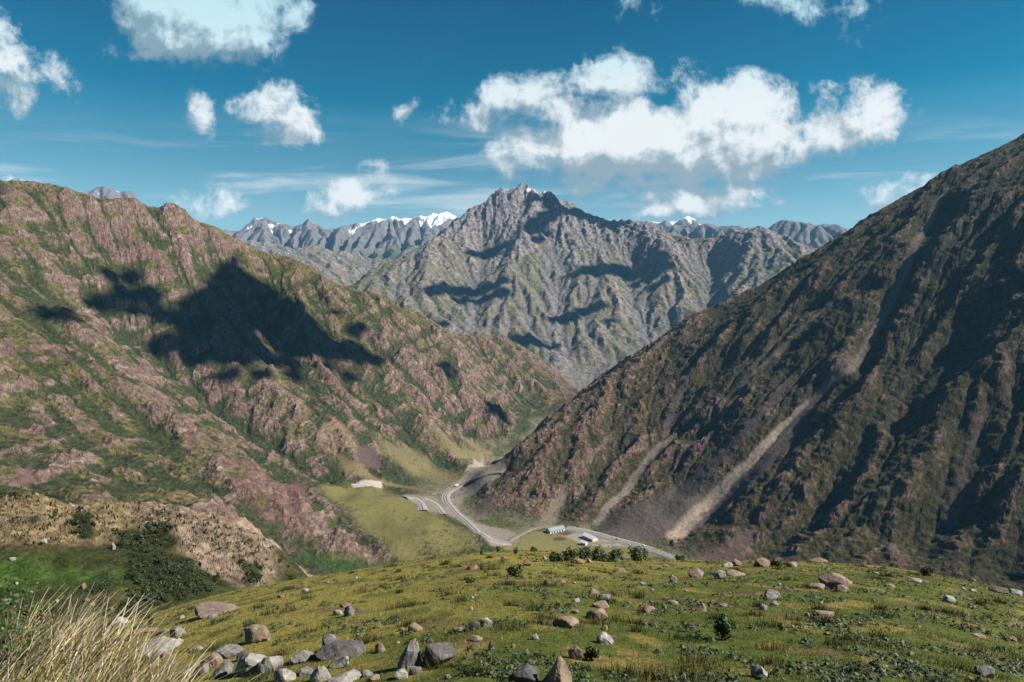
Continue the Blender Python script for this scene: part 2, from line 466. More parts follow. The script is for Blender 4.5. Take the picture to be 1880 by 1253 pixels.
mid_pts += [(a * Y, Y, z) for a, Y, z in ((-.6, 3000, -300), (-.3, 3100, -350), (-.1, 3000, -450), (.1, 3000, -450), (.12, 3200, -445), (.3, 3000, -420), (.6, 3100, -380), (0, 2600, -450), (.3, 2400, -450), (-.4, 2400, -350),
            (-.3, 5000, 180), (-.3, 5800, 260), (-.25, 6500, 330), (.6, 5500, 300), (.6, 6500, 350))]
MF = Field(-3600, 4400, 2300, 7300, 12.0)
MF.rbf(mid_pts, 2)
_x, _y = MF.X, MF.Y
wx = _x + 160 * fbm(_x / 700, _y / 700, 3, 41); wy = _y + 160 * fbm(_x / 700, _y / 700, 3, 42)
hi = sstep(-440, -250, MF.z)
MF.z = MF.z + hi * (48 * (ridged(wx / 480, wy / 900, 6, 43) - .45) + 30 * fbm(_x / 300, _y / 300, 5, 44))
crag = sstep(350, 800, MF.z)
MF.z = MF.z + crag * 45 * (ridged(_x / 170, _y / 230, 4, 45) - .35)
flowM = erode2(MF, 2, 30000, 60, 2, 4, hi, erode_k=.18, maxcut=1.0)
flowM = flowM + erode(MF, 50000, 30, 1, 5, mask=hi, erode_k=.1, maxcut=.8)

# ------------------------------------------------------------------ far snow ranges
FA = L3((300, 470, 9300), (440, 425, 9500), (470, 407, 9500), (490, 398, 9500), (520, 406, 9500), (560, 403, 9500), (580, 409, 9500), (612, 430, 9700), (632, 432, 9800), (660, 416, 9700),
        (690, 397, 9600), (715, 408, 9600), (740, 404, 9400), (762, 406, 9600), (790, 394, 9700), (803, 399, 9700), (818, 390, 9700), (845, 405, 9700), (900, 430, 9700), (1000, 450, 9700))
FB = L3((1100, 430, 11000), (1170, 408, 11000), (1200, 401, 11000), (1232, 404, 11000), (1262, 397, 11000), (1290, 409, 11000), (1312, 419, 11000), (1400, 440, 11000))
FC = L3((1150, 430, 8200), (1240, 414, 8200), (1300, 421, 8200), (1350, 421, 8200), (1400, 416, 8200), (1455, 410, 8200), (1500, 418, 8200), (1545, 421, 8200), (1650, 450, 8200), (1800, 480, 8200))
FD = L3((60, 400, 8800), (163, 352, 8900), (205, 349, 8900), (245, 348, 8900), (252, 362, 8900), (300, 420, 8900))
FS = [L3((490, 398, 9500), (530, 450, 8700), (560, 485, 7900)), L3((690, 397, 9600), (660, 440, 8800), (680, 480, 7900)), L3((560, 403, 9500), (585, 450, 8700)),
      L3((740, 404, 9400), (755, 440, 8700)), L3((818, 390, 9700), (800, 430, 8900))]
far_pts = lines([FA, FB, FC, FD] + FS, 300)
far_pts += [(p[0], p[1] + 1300, p[2] - 600) for p in lines([FA, FB, FC, FD], 700)]
far_pts += L3((400, 520, 7300), (560, 510, 7200), (640, 500, 7100), (640, 455, 8500), (720, 470, 7900), (1300, 470, 7300), (1500, 460, 7300), (200, 450, 7500), (0, 450, 7500), (1800, 500, 7300), (1000, 480, 8000))
FF = Field(-9500, 9500, 6700, 13000, 28.0)
FF.rbf(far_pts, 2)
_x, _y = FF.X, FF.Y
FF.z = FF.z + 150 * (ridged(_x / 650 + .3 * fbm(_x / 900, _y / 900, 2, 51), _y / 900, 5, 52) - .5) * sstep(250, 700, FF.z) + 60 * fbm(_x / 700, _y / 700, 5, 53)
flowF = erode(FF, 40000, 40, 4, 8)

# ------------------------------------------------------------------ perspective grids over the fields
def grid_mesh(name, X, Y, Z, attrs, mat, keep=None, smooth=False):
    ny, nx = X.shape
    idx = np.arange(nx * ny).reshape(ny, nx)
    q = np.stack([idx[:-1, :-1], idx[:-1, 1:], idx[1:, 1:], idx[1:, :-1]], -1).reshape(-1, 4)
    if keep is not None:
        q = q[keep.ravel()]
    used = np.zeros(nx * ny, bool); used[q.ravel()] = True
    remap = np.cumsum(used) - 1
    q = remap[q]
    V = np.stack([X.ravel(), Y.ravel(), Z.ravel()], 1)[used].astype(np.float32)
    me = bpy.data.meshes.new(name)
    me.vertices.add(len(V)); me.vertices.foreach_set('co', V.ravel())
    me.loops.add(q.size); me.loops.foreach_set('vertex_index', q.ravel().astype(np.int32))
    me.polygons.add(len(q)); me.polygons.foreach_set('loop_start', (np.arange(len(q)) * 4).astype(np.int32))
    me.polygons.foreach_set('use_smooth', np.full(len(q), smooth))
    me.update(calc_edges=True)
    for k, v in attrs.items():
        if v.ndim == 3:
            at = me.attributes.new(k, 'FLOAT_COLOR', 'POINT')
            c = np.ones((len(V), 4), np.float32); c[:, :v.shape[2]] = v.reshape(-1, v.shape[2])[used]
            at.data.foreach_set('color', c.ravel())
        else:
            at = me.attributes.new(k, 'FLOAT', 'POINT')
            at.data.foreach_set('value', v.ravel()[used].astype(np.float32))
    me.materials.append(mat)
    o = bpy.data.objects.new(name, me)
    S.collection.objects.link(o)
    return o

def pgrid(a0, a1, na, y0, y1, nyy):
    a = np.linspace(a0, a1, na)
    y = np.exp(np.linspace(math.log(y0), math.log(y1), nyy))
    A, Yg = np.meshgrid(a, y)
    return A * Yg, Yg

# ------------------------------------------------------------------ where a photograph pixel meets the near valley
def near_hit(px, py, F=None, y0=135, y1=2950, n=2600):
    F = F or NF
    a, b = ray(px, py)
    ys = np.exp(np.linspace(math.log(y0), math.log(y1), n))
    d = F.sample(F.z, a * ys, ys) - b * ys
    # the first place where the line of sight goes under the ground, beyond the grass hill
    k = np.argmax(d > 0)
    if d[k] <= 0: k = n - 1
    y = ys[k]
    return np.array((a * y, y, float(F.sample(F.z, np.array([a * y]), np.array([y]))[0])))

def hits(pts, F=None, **kw):
    return np.array([near_hit(p[0], p[1], F, **kw) for p in pts])

def seg_mask(X, Y, pts, widths, warp=0.0, wl=40.0, seed=91, soft=.5):
    """1 inside a band along the world polyline pts (n,2+), widths per point"""
    x0, x1 = pts[:, 0].min() - 120, pts[:, 0].max() + 120
    y0, y1 = pts[:, 1].min() - 120, pts[:, 1].max() + 120
    box = (X > x0) & (X < x1) & (Y > y0) & (Y < y1)
    out = np.zeros(X.shape)
    x, y = X[box], Y[box]
    if warp:
        x = x + warp * fbm(x / wl, y / wl, 3, seed); y = y + warp * fbm(x / wl, y / wl, 3, seed + 5)
    best = np.zeros(x.shape)
    for i in range(len(pts) - 1):
        p, q = pts[i, :2], pts[i + 1, :2]
        d = q - p; L = (d * d).sum() + 1e-9
        t = np.clip(((x - p[0]) * d[0] + (y - p[1]) * d[1]) / L, 0, 1)
        r = np.hypot(x - p[0] - t * d[0], y - p[1] - t * d[1])
        w = widths[i] * (1 - t) + widths[i + 1] * t
        best = np.maximum(best, 1 - sstep(1 - soft, 1 + soft, r / w))
    out[box] = best
    return out

def poly_mask(X, Y, pts, warp=0.0, wl=40.0, seed=95, edge=10.0):
    x0, x1 = pts[:, 0].min() - 60, pts[:, 0].max() + 60
    y0, y1 = pts[:, 1].min() - 60, pts[:, 1].max() + 60
    box = (X > x0) & (X < x1) & (Y > y0) & (Y < y1)
    out = np.zeros(X.shape)
    x, y = X[box], Y[box]
    if warp:
        x = x + warp * fbm(x / wl, y / wl, 4, seed); y = y + warp * fbm(x / wl, y / wl, 4, seed + 5)
    ins = np.zeros(x.shape, bool); dist = np.full(x.shape, 1e9)
    n = len(pts)
    for i in range(n):
        p, q = pts[i, :2], pts[(i + 1) % n, :2]
        cond = ((p[1] > y) != (q[1] > y)) & (x < (q[0] - p[0]) * (y - p[1]) / (q[1] - p[1] + 1e-12) + p[0])
        ins ^= cond
        d = q - p; L = (d * d).sum() + 1e-9
        t = np.clip(((x - p[0]) * d[0] + (y - p[1]) * d[1]) / L, 0, 1)
        dist = np.minimum(dist, np.hypot(x - p[0] - t * d[0], y - p[1] - t * d[1]))
    sd = np.where(ins, dist, -dist)
    out[box] = sstep(-edge / 2, edge / 2, sd)
    return out

def mix(C, col, m):
    m = np.clip(m, 0, 1)[..., None]
    C *= 1 - m
    C += m * np.asarray(col, float)
    return C

# ------------------------------------------------------------------ materials
def newmat(name):
    m = bpy.data.materials.new(name); m.use_nodes = True
    nt = m.node_tree
    b = nt.nodes['Principled BSDF']
    b.inputs['Roughness'].default_value = 0.95
    b.inputs['Specular IOR Level'].default_value = 0.1
    return m, nt, b

def N(nt, t, **kw):
    n = nt.nodes.new(t)
    for k, v in kw.items():
        if k == 'ins':
            for kk, vv in v.items(): n.inputs[kk].default_value = vv
        else:
            setattr(n, k, v)
    return n

def terrain_mat(name, scale, bump, lo=.30, hi=1.70):
    """mapped colour of rock, scrub and scree times a fine grain, with relief of the same grain"""
    m, nt, b = newmat(name)
    at = N(nt, 'ShaderNodeAttribute', attribute_name='col')
    geo = N(nt, 'ShaderNodeNewGeometry')
    nz = N(nt, 'ShaderNodeTexNoise', ins={'Scale': scale, 'Detail': 7, 'Roughness': .72})
    nt.links.new(geo.outputs['Position'], nz.inputs['Vector'])
    mr = N(nt, 'ShaderNodeMapRange', ins={'From Min': .3, 'From Max': .7, 'To Min': lo, 'To Max': hi})
    nt.links.new(nz.outputs['Fac'], mr.inputs['Value'])
    am_ = N(nt, 'ShaderNodeMix'); am_.inputs['A'].default_value = 1.0
    nt.links.new(at.outputs['Alpha'], am_.inputs['Factor']); nt.links.new(mr.outputs['Result'], am_.inputs['B'])
    mx = N(nt, 'ShaderNodeVectorMath', operation='SCALE')
    nt.links.new(at.outputs['Color'], mx.inputs[0]); nt.links.new(am_.outputs['Result'], mx.inputs['Scale'])
    nt.links.new(mx.outputs['Vector'], b.inputs['Base Color'])
    bp = N(nt, 'ShaderNodeBump', ins={'Strength': bump, 'Distance': .8 / scale})
    nt.links.new(nz.outputs['Fac'], bp.inputs['Height']); nt.links.new(bp.outputs['Normal'], b.inputs['Normal'])
    sm = N(nt, 'ShaderNodeMath', operation='MULTIPLY'); sm.inputs[1].default_value = bump
    nt.links.new(at.outputs['Alpha'], sm.inputs[0]); nt.links.new(sm.outputs[0], bp.inputs['Strength'])
    return m

# ------------------------------------------------------------------ near mountains: relief and colour
# the long gullies that the scree runs in, on the right slope
for pts, wd, dep in [
  ([(1736, 350), (1692, 430), (1655, 512), (1612, 600), (1560, 680), (1480, 742), (1382, 846), (1262, 958)], (24, 28, 30, 30, 30, 30, 32, 24), 15),
  ([(1600, 520), (1520, 560), (1440, 640), (1380, 690), (1330, 760), (1238, 800), (1160, 890), (1095, 962)], (16, 20, 22, 22, 24, 26, 26, 20), 11),
  ([(1860, 520), (1780, 600), (1690, 700), (1600, 800), (1500, 920), (1420, 1000)], (20, 26, 28, 30, 32, 28), 16),
  ([(1440, 560), (1370, 640), (1300, 690), (1222, 740), (1150, 800), (1080, 880), (1020, 945)], (14, 18, 20, 20, 22, 22, 20), 10),
  # and on the left one
  ([(150, 400), (190, 450), (225, 500), (290, 560), (350, 600)], (16, 18, 18, 16, 14), 9),
  ([(225, 385), (290, 440), (350, 520), (400, 590), (440, 640)], (14, 18, 20, 20, 18), 10),
  ([(280, 640), (360, 720), (440, 780), (520, 830), (590, 880)], (14, 18, 22, 22, 18), 12),
  ([(520, 690), (590, 750), (650, 800), (690, 850)], (14, 18, 18, 14), 9),
  ([(690, 640), (770, 710), (840, 770), (900, 825)], (14, 18, 18, 14), 9),
  ([(560, 500), (610, 560), (660, 610), (720, 660)], (12, 16, 18, 14), 9),
  ([(100, 620), (180, 690), (250, 760), (320, 850)], (14, 18, 20, 18), 9),
  ([(1870, 700), (1800, 800), (1740, 900), (1690, 1000)], (20, 24, 26, 26), 12)]:
    NF.z = NF.z - dep * seg_mask(NF.X, NF.Y, hits(pts), wd, 10, 60, 190, .8)
X, Y = pgrid(-1.02, 1.02, 1450, 135, 2950, 1150)
Z = NF.sample(NF.z, X, Y)
big = NF.sample(blur(NF.z, 6), X, Y)
mid_ = NF.sample(blur(NF.z, 2), X, Y)
cv = (Z - big) / 9.0                      # >0 on ribs, <0 in gullies
cv2 = (Z - mid_) / 2.5
gy, gx = np.gradient(blur(NF.z, 2), NF.cs)
sl = NF.sample(np.hypot(gx, gy), X, Y)
fl = NF.sample(np.log1p(blur(flow, 1)), X, Y)
rs = NF.sample(rside, X, Y)
am = NF.sample(amp, X, Y)
mtn = (sstep(-418, -398, Z) * (1 - rs) + sstep(-424, -417, Z) * rs) * sstep(330, 520, Y)
near3 = 1 - sstep(330, 480, Y)            # the low spur at the left
# strata that dip to the left: bands run up to the right across the slopes
ws = (-.72 * X + .70 * Z + .1 * Y) + 22 * fbm(X / 120, Y / 120, 3, 61)
wa = (.6 * X + .6 * Z + .5 * Y)
n_str = fbm(ws / 24, wa / 95, 5, 62, .55)
n_iso = fbm(X / 55, (Y + Z) / 55, 5, 63)
n_fine = fbm(X / 9, (Y * .6 + Z) / 9, 4, 64)
n_fine2 = fbm(X / 20, (Y * .6 + Z) / 20, 4, 65)
rockL = sstep(-.02, .16, .55 * n_str + .30 * n_iso + .22 * cv + .10 * cv2 + .22 * n_fine2 + .12 * n_fine + .35 * (sl - .62) - .115 - .12 * sstep(-120, 60, Z) + .06 * sstep(-60, -220, Z))
cRv = X * -.549 + Y * .836
n_rib = ridged(cRv / 60 + .8 * n_iso, Z / 260, 4, 66)
l2 = poly_mask(X, Y, hits([(370, 850), (470, 865), (560, 885), (640, 955), (728, 1036), (600, 1020), (500, 985), (400, 935)]), 14, 50, 180, 40)
rockL = np.maximum(rockL, l2 * sstep(-.12, .08, .5 * n_str + .35 * n_iso + .2 * cv + .2 * n_fine2))
rockR = sstep(.0, .2, .35 * n_iso + .30 * cv + .16 * cv2 + .5 * (n_rib - .5) + .25 * n_fine2 + .12 * n_fine - .06 + .14 * (1 - sstep(150, 420, X)) - .10 * sstep(350, 650, X))
rock = (rockL * (1 - rs) + rockR * rs) * mtn
# broken rock stands out of the slope
dz = rock * (8.0 * (ridged(ws / 22, wa / 40, 5, 67, .6) - .45) * (1 - rs) + rs * (6.0 - 2.5 * sstep(300, 650, X)) * (ridged(cRv / 21 + .9 * n_iso, Z / 26 + .6 * n_fine2, 5, 68, .62) - .45))
dz = dz + mtn * (2.6 * n_fine + 3.0 * n_fine2)
Z = Z + dz * sstep(500, 800, Y)

C = np.zeros(X.shape + (3,))
# ground between the rocks: olive grass, dark scrub in the gullies
C[:] = (.085, .070, .030)
mix(C, (.10, .082, .04), sstep(-.1, .3, n_iso) * .7)
mix(C, (.060, .060, .018), sstep(.0, .3, fbm(X / 150, Y / 150, 4, 69)) * .6)
scrub = sstep(.05, .3, -.35 * cv + .25 * (fl - 1.2) + .55 * fbm(X / 55, (Y + Z) / 55, 5, 70) + .25 * n_fine)
mix(C, (.022, .030, .010), scrub * .85)
dots = sstep(.12, .24, fbm(X / 8, (Y * .5 + Z) / 8, 4, 71, .6) + .18 * n_iso)
mix(C, (.018, .026, .009), dots * .8)
rl = np.zeros_like(C); rl[:] = (.118, .080, .063)
mix(rl, (.175, .130, .104), sstep(.05, .4, fbm(ws / 12, wa / 60, 4, 72)))
mix(rl, (.075, .050, .042), sstep(.08, .35, fbm(ws / 7, wa / 25, 4, 73)))
mix(rl, (.100, .058, .050), sstep(.05, .35, fbm(X / 190, (Y + Z) / 190, 3, 74)) * .7)
rr = np.zeros_like(C); rr[:] = (.105, .066, .049)
mix(rr, (.135, .092, .070), sstep(0, .35, n_fine2))
mix(rr, (.095, .055, .052), sstep(.0, .3, fbm(X / 160, (Y + Z) / 160, 3, 75)) * .8)
mix(rr, (.110, .082, .045), sstep(.1, .35, fbm(X / 45, (Y + Z) / 45, 4, 76)) * .6)
rl = rl * (1 - rs[..., None]) + rr * rs[..., None]
C = C * (1 - rock[..., None]) + rl * rock[..., None]
# the right slope is browner and darker between its ribs
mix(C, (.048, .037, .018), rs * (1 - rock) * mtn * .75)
mix(C, (.030, .028, .012), rs * mtn * sstep(380, 700, X) * (.75 - .45 * rock))  # scrub toward the far right darker still: shade put into its colour
n_strk = fbm(cRv / 12 + 2.5 * n_iso, Z / 60 + n_fine2, 4, 94)
mix(C, (.020, .022, .011), rs * mtn * sstep(.05, .30, n_strk) * .45)
mix(C, (.090, .070, .052), rs * mtn * sstep(.14, .36, -n_strk) * .4)


grit = fbm(X / 6.5, (Y * .5 + Z) / 6.5, 3, 99, .65)
C *= np.exp(1.0 * mtn * grit)[..., None]
# ---- places the photograph shows, laid on the ground where its lines of sight meet it
G0 = (.080, .078, .024)                     # meadow grass
def region(pts, col, warp=6, wl=30, edge=10, amt=1.0, F=None, **kw):
    P = hits(pts, F, **kw)
    m = poly_mask(X, Y, P, warp, wl, int(abs(P[0, 0])) % 50 + 100, edge) * amt
    mix(C, col, m)
    return m
def streak(pts, widths, col, warp=3, wl=25, amt=1.0, soft=.5, F=None, **kw):
    P = hits(pts, F, **kw)
    m = seg_mask(X, Y, P, widths, warp, wl, int(abs(P[0, 0])) % 50 + 150, soft) * amt
    mix(C, col, m)
    return m
flat = np.zeros(X.shape)
# valley floor: stones of the river and the cuttings
floor_ = (1 - sstep(-418, -404, Z) * (1 - rs) - sstep(-424, -417, Z) * rs) * sstep(800, 950, Y)
mix(C, (.105, .092, .060), floor_ * (1 - rock))
mix(C, (.060, .065, .025), floor_ * sstep(-.05, .2, n_iso))
for pts, col, kw in [
  # fans and meadow
  ([(585, 897), (640, 893), (705, 897), (745, 913), (800, 945), (862, 975), (880, 1002), (800, 1032), (735, 1032), (690, 985), (640, 935)], (.102, .092, .032), dict(edge=32, warp=12)),
  ([(690, 798), (760, 828), (850, 868), (832, 888), (742, 856), (703, 836)], (.112, .094, .044), dict(edge=45, warp=14)),
  ([(796, 790), (870, 828), (890, 842), (852, 852), (815, 820)], (.112, .094, .044), dict(edge=45, warp=14)),
  ([(843, 798), (900, 828), (935, 845), (905, 842)], (.125, .098, .045), dict(edge=22)),
  ([(600, 826), (700, 878), (800, 905), (705, 893), (640, 866)], (.118, .088, .045), dict(edge=20)),
  ([(655, 812), (690, 822), (706, 857), (682, 861), (654, 850)], (.062, .042, .040), dict(edge=12, warp=8)),
  ([(580, 803), (608, 764), (640, 788), (652, 820), (622, 832), (590, 822)], (.165, .112, .080), dict(edge=10, rocky=True, amt=.75)),
  # gravel along the road
  ([(905, 842), (928, 862), (900, 885), (850, 915), (845, 940), (880, 962), (940, 975), (955, 985), (940, 1002), (900, 1002), (858, 965), (812, 937), (808, 905), (840, 883), (872, 858)], (.150, .128, .105), dict(edge=14)),
  ([(885, 836), (918, 846), (906, 872), (860, 886), (830, 902), (812, 902), (848, 877), (868, 852)], (.215, .180, .145), dict(edge=10)),
  ([(645, 893), (668, 883), (700, 887), (702, 898), (648, 898)], (.28, .25, .22), dict(edge=5, warp=3, wl=12)),
  ([(735, 912), (760, 908), (800, 912), (815, 935), (800, 945), (760, 925)], (.13, .11, .085), dict(edge=10)),
  # the flat with the sheds
  ([(925, 1008), (950, 992), (985, 976), (1060, 974), (1130, 992), (1215, 1020), (1100, 1040), (1000, 1035)], (.120, .108, .040), dict(edge=12)),
  ([(1035, 984), (1062, 978), (1092, 978), (1122, 990), (1175, 1002), (1120, 1006), (1088, 1003), (1066, 999)], (.185, .168, .145), dict(edge=8, warp=4)),
  ([(1014, 990), (1026, 986), (1040, 989), (1036, 993), (1020, 994)], (.055, .038, .028), dict(edge=5, warp=2)),
  ([(1022, 981), (1040, 976), (1052, 980), (1040, 984)], (.07, .05, .04), dict(edge=5, warp=2)),
  ([(1095, 972), (1160, 988), (1255, 1018), (1290, 1035), (1240, 1032), (1170, 1000)], (.085, .085, .045), dict(edge=12, amt=.7)),
  # red ground on the spur
  ([(430, 838), (470, 862), (566, 882), (548, 960), (480, 955), (425, 905)], (.105, .055, .044), dict(edge=35, amt=.40, warp=18, rocky=True)),
  ([(534, 890), (560, 892), (548, 950), (530, 955)], (.085, .042, .040), dict(edge=10, amt=.8, rocky=True)),
  ([(352, 782), (366, 790), (352, 832), (342, 826)], (.105, .048, .046), dict(edge=10, amt=.7, rocky=True)),
  ([(55, 850), (58, 888), (25, 890)], (.085, .052, .050), dict(edge=8)),
  # wet grass
  ([(556, 1012), (600, 1022), (660, 1030), (720, 1042), (650, 1050), (560, 1035)], (.028, .052, .012), dict(edge=22, warp=10, amt=.85, rocky=True)),
]:
    rocky_ = kw.pop('rocky', False)
    m = region(pts, col, **kw)
    if not rocky_: flat = np.maximum(flat, m)
mix(C, (.020, .028, .010), dots * sstep(.3, .8, flat) * sstep(-.1, .25, fbm(X / 60, Y / 60, 3, 77)) * .5)
# scree on the right slope
SM = np.zeros(X.shape)
PALE, GREY, WINE = (.26, .205, .160), (.078, .062, .056), (.118, .078, .068)
for pts, wd, col, am_ in [
  ([(1560, 660), (1480, 750), (1400, 850), (1300, 935), (1200, 975), (1150, 975)], (6, 11, 22, 36, 36, 26), GREY, .95),
  ([(1460, 690), (1370, 790), (1280, 880), (1190, 940), (1120, 965)], (5, 12, 26, 34, 22), (.068, .055, .049), .8),
  ([(1736, 350), (1692, 430), (1655, 512), (1612, 600), (1560, 680), (1480, 742)], (6, 8, 9, 9, 7, 6), (.125, .098, .085), .85),
  ([(1480, 742), (1432, 790), (1382, 846), (1322, 902), (1264, 958), (1238, 985)], (4, 6, 10, 13, 13, 13), PALE, .95),
  ([(1450, 792), (1370, 880), (1290, 950)], (2, 4, 5), WINE, .8),
  ([(1238, 800), (1205, 830), (1160, 890), (1095, 962)], (6, 9, 8, 7), (.165, .130, .115), .8),
  ([(1262, 690), (1240, 740), (1222, 800)], (12, 14, 8), (.135, .098, .090), .6),
  ([(1372, 985), (1345, 1010), (1315, 1030)], (14, 24, 30), WINE, .9),
  ([(1600, 520), (1520, 560), (1440, 640), (1380, 690), (1330, 760)], (3, 4, 5, 5, 5), (.12, .098, .082), .7),
  ([(1500, 570), (1440, 610), (1392, 660), (1352, 730)], (3, 4, 5, 5), (.115, .092, .078), .6),
  ([(1440, 560), (1410, 600), (1370, 660)], (3, 4, 4), (.12, .096, .08), .6),
  ([(1790, 330), (1740, 440), (1690, 540)], (5, 6, 5), (.10, .08, .072), .6),
  ([(1040, 890), (1020, 930), (1000, 962)], (4, 9, 16), (.125, .100, .078), .8),
  ([(1160, 760), (1120, 800), (1080, 850)], (3, 5, 5), (.12, .092, .072), .6),
  ([(905, 918), (890, 935), (880, 945)], (5, 8, 8), (.085, .055, .052), .8),
  ([(1800, 760), (1770, 860), (1745, 960)], (3, 6, 9), (.075, .055, .05), .7),
]:
    m = streak(pts, wd, col, amt=am_)
    SM = np.maximum(SM, m)
    mix(C, np.array(col) * .72, m * sstep(.0, .3, fbm((X * -.549 + Y * .836) / 5, Z / 60, 3, 79)) * .7)
Zs = NF.sample(blur(NF.z, 3), X, Y)
Z = Z + (Zs + .35 * n_fine - Z) * flat * .9
Z = Z + (Zs + .5 * n_fine - Z) * np.clip(SM * 1.1, 0, 1) * .85
# the low spur at the left
tan_ = near3 * sstep(-3, 3, Z + 93 + 6 * n_fine2)
C3 = np.zeros_like(C); C3[:] = (.038, .044, .013)
mix(C3, (.066, .058, .022), sstep(-.1, .3, fbm(X / 18, Y / 18, 4, 78)))
C = C * (1 - near3[..., None]) + C3 * near3[..., None]
for pts, col, kw in [
  ([(-60, 928), (120, 925), (250, 921), (330, 938), (420, 955), (330, 990), (130, 1002), (-60, 990)], (.205, .155, .082), dict(edge=9, warp=5, wl=14)),
  ([(240, 922), (330, 932), (430, 950), (500, 990), (575, 1057), (500, 1085), (430, 1078), (360, 1035), (300, 985), (250, 960)], (.215, .160, .115), dict(edge=6, warp=5, wl=14)),
  ([(-60, 1032), (60, 1022), (140, 1040), (240, 1050), (252, 1066), (150, 1075), (-60, 1078)], (.044, .088, .014), dict(edge=22, warp=7, wl=14, amt=.85)),
  ([(128, 944), (168, 944), (175, 985), (145, 990)], (.030, .034, .010), dict(edge=3, warp=3, wl=8)),
  ([(205, 972), (330, 962), (322, 1002), (300, 1018), (225, 1012)], (.030, .034, .010), dict(edge=4, warp=5, wl=10)),
  ([(225, 1022), (330, 1020), (430, 1075), (330, 1095), (240, 1078)], (.026, .030, .009), dict(edge=5, warp=5, wl=10)),
  ([(440, 1035), (478, 1038), (480, 1070), (448, 1072)], (.026, .032, .010), dict(edge=3, warp=3, wl=8)),
]:
    region(pts, col, **kw)
f3 = fbm(X / 1.6, (Y + 2 * Z) / 1.6, 4, 96); f4 = fbm(X / .7, (Y + 2 * Z) / .7, 2, 97)
mix(C, C * .6, near3 * sstep(.05, .3, f3 + .4 * f4) * .9)
mix(C, C * 1.3, near3 * sstep(.1, .35, -f3 + .4 * f4) * .6)
rk3 = near3 * sstep(.0, .12, fbm(X / 5, (Y + 2 * Z) / 5, 4, 92))
mix(C, (.11, .08, .055), rk3 * sstep(.12, .16, C[..., 0]) * .6)
Z = Z + near3 * sstep(.13, .17, C[..., 0]) * 3.6 * (ridged(X / 9, (Y + 2 * Z) / 10, 5, 93, .6) - .45)

GR = 1 - .75 * np.clip(flat + .0 * Z, 0, 1)
GR = np.maximum(GR * (1 - .6 * SM), 0)
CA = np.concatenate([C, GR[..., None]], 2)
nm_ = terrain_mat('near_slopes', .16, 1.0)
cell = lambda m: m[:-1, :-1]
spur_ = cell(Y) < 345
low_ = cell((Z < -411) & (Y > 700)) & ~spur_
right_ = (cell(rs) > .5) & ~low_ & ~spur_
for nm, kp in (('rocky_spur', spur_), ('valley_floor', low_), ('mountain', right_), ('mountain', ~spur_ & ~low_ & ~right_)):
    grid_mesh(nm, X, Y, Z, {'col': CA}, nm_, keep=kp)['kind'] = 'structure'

# ------------------------------------------------------------------ middle mountain
X, Y = pgrid(-.95, .95, 1200, 2600, 7000, 620)
Z = MF.sample(MF.z, X, Y)
big = MF.sample(blur(MF.z, 5), X, Y)
cv = (Z - big) / 22.0
gy, gx = np.gradient(blur(MF.z, 1), MF.cs)
sl = MF.sample(np.hypot(gx, gy), X, Y)
fl = MF.sample(np.log1p(blur(flowM, 1)), X, Y)
ni = fbm(X / 220, (Y + Z) / 220, 5, 81); nf = fbm(X / 40, (Y * .5 + Z) / 40, 4, 82)
hgt = sstep(100, 650, Z + 200 * ni)
rock = sstep(-.05, .2, .4 * ni + .28 * cv + .3 * nf + .5 * (sl - .72) + .35 * (hgt - .45) + .10)
Z = Z + rock * (14 + 8 * hgt) * (ridged(X / 60, (Y * .4 + Z) / 70, 5, 83, .6) - .45) + 7 * nf
C = np.zeros(X.shape + (3,)); C[:] = (.112, .098, .066)
mix(C, (.066, .072, .034), sstep(.0, .3, ni + .15 * (fl - 1)) * .85)
mix(C, (.10, .088, .060), sstep(.0, .3, fbm(X / 300, (Y + Z) / 300, 4, 84)) * (1 - hgt))
for_mid = None
scr = sstep(.15, .5, .3 * (fl - 1.6) - .2 * cv + .25 * nf)
mix(C, (.105, .096, .092), scr * .8)
rk = np.zeros_like(C); rk[:] = (.165, .138, .118)
mix(rk, (.155, .136, .136), hgt)
mix(rk, (.065, .058, .058), sstep(.05, .3, fbm(X / 26, (Y * .4 + Z) / 30, 4, 85)))
C = C * (1 - rock[..., None]) + rk * rock[..., None]
kwm = dict(F=MF, y0=2700, y1=7000)
for pts, wd, col, am_ in [
  ([(1030, 440), (1012, 500), (1018, 560), (1022, 620), (1028, 660), (1034, 700)], (18, 24, 26, 30, 50, 60), (.125, .110, .108), .9),
  ([(1060, 470), (1040, 530), (1022, 590)], (8, 12, 12), (.12, .108, .105), .7),
  ([(1150, 545), (1180, 590), (1200, 620)], (10, 22, 26), (.128, .118, .112), .8),
  ([(1175, 540), (1190, 580), (1205, 615)], (8, 14, 22), (.125, .115, .11), .7),
  ([(910, 520), (925, 570), (932, 610)], (20, 30, 34), (.118, .098, .094), .6),
  ([(800, 540), (775, 580), (765, 610)], (8, 10, 12), (.118, .108, .095), .6)]:
    streak(pts, wd, col, warp=14, wl=80, amt=am_, **kwm)
for pts, am_ in [([(955, 470), (985, 500), (1000, 545), (975, 520)], .8), ([(1240, 490), (1290, 520), (1340, 560), (1290, 545)], .6), ([(640, 520), (700, 500), (690, 530), (640, 540)], .7), ([(1350, 520), (1420, 480), (1470, 470), (1400, 520)], .6)]:
    region(pts, (.056, .070, .028), warp=60, wl=150, edge=140, amt=am_ * .7, **kwm)
snowp = sstep(.05, .2, fbm(X / 90, (Y + 2 * Z) / 90, 3, 88) + .5 * (sstep(-100, 60, X - .02 * Y) * (1 - sstep(250, 420, X - .02 * Y))) - .52) * sstep(740, 800, Z)
mix(C, (.7, .72, .75), snowp)
grid_mesh('mountain', X, Y, Z, {'col': C}, terrain_mat('far_slopes', .05, .7))['kind'] = 'structure'

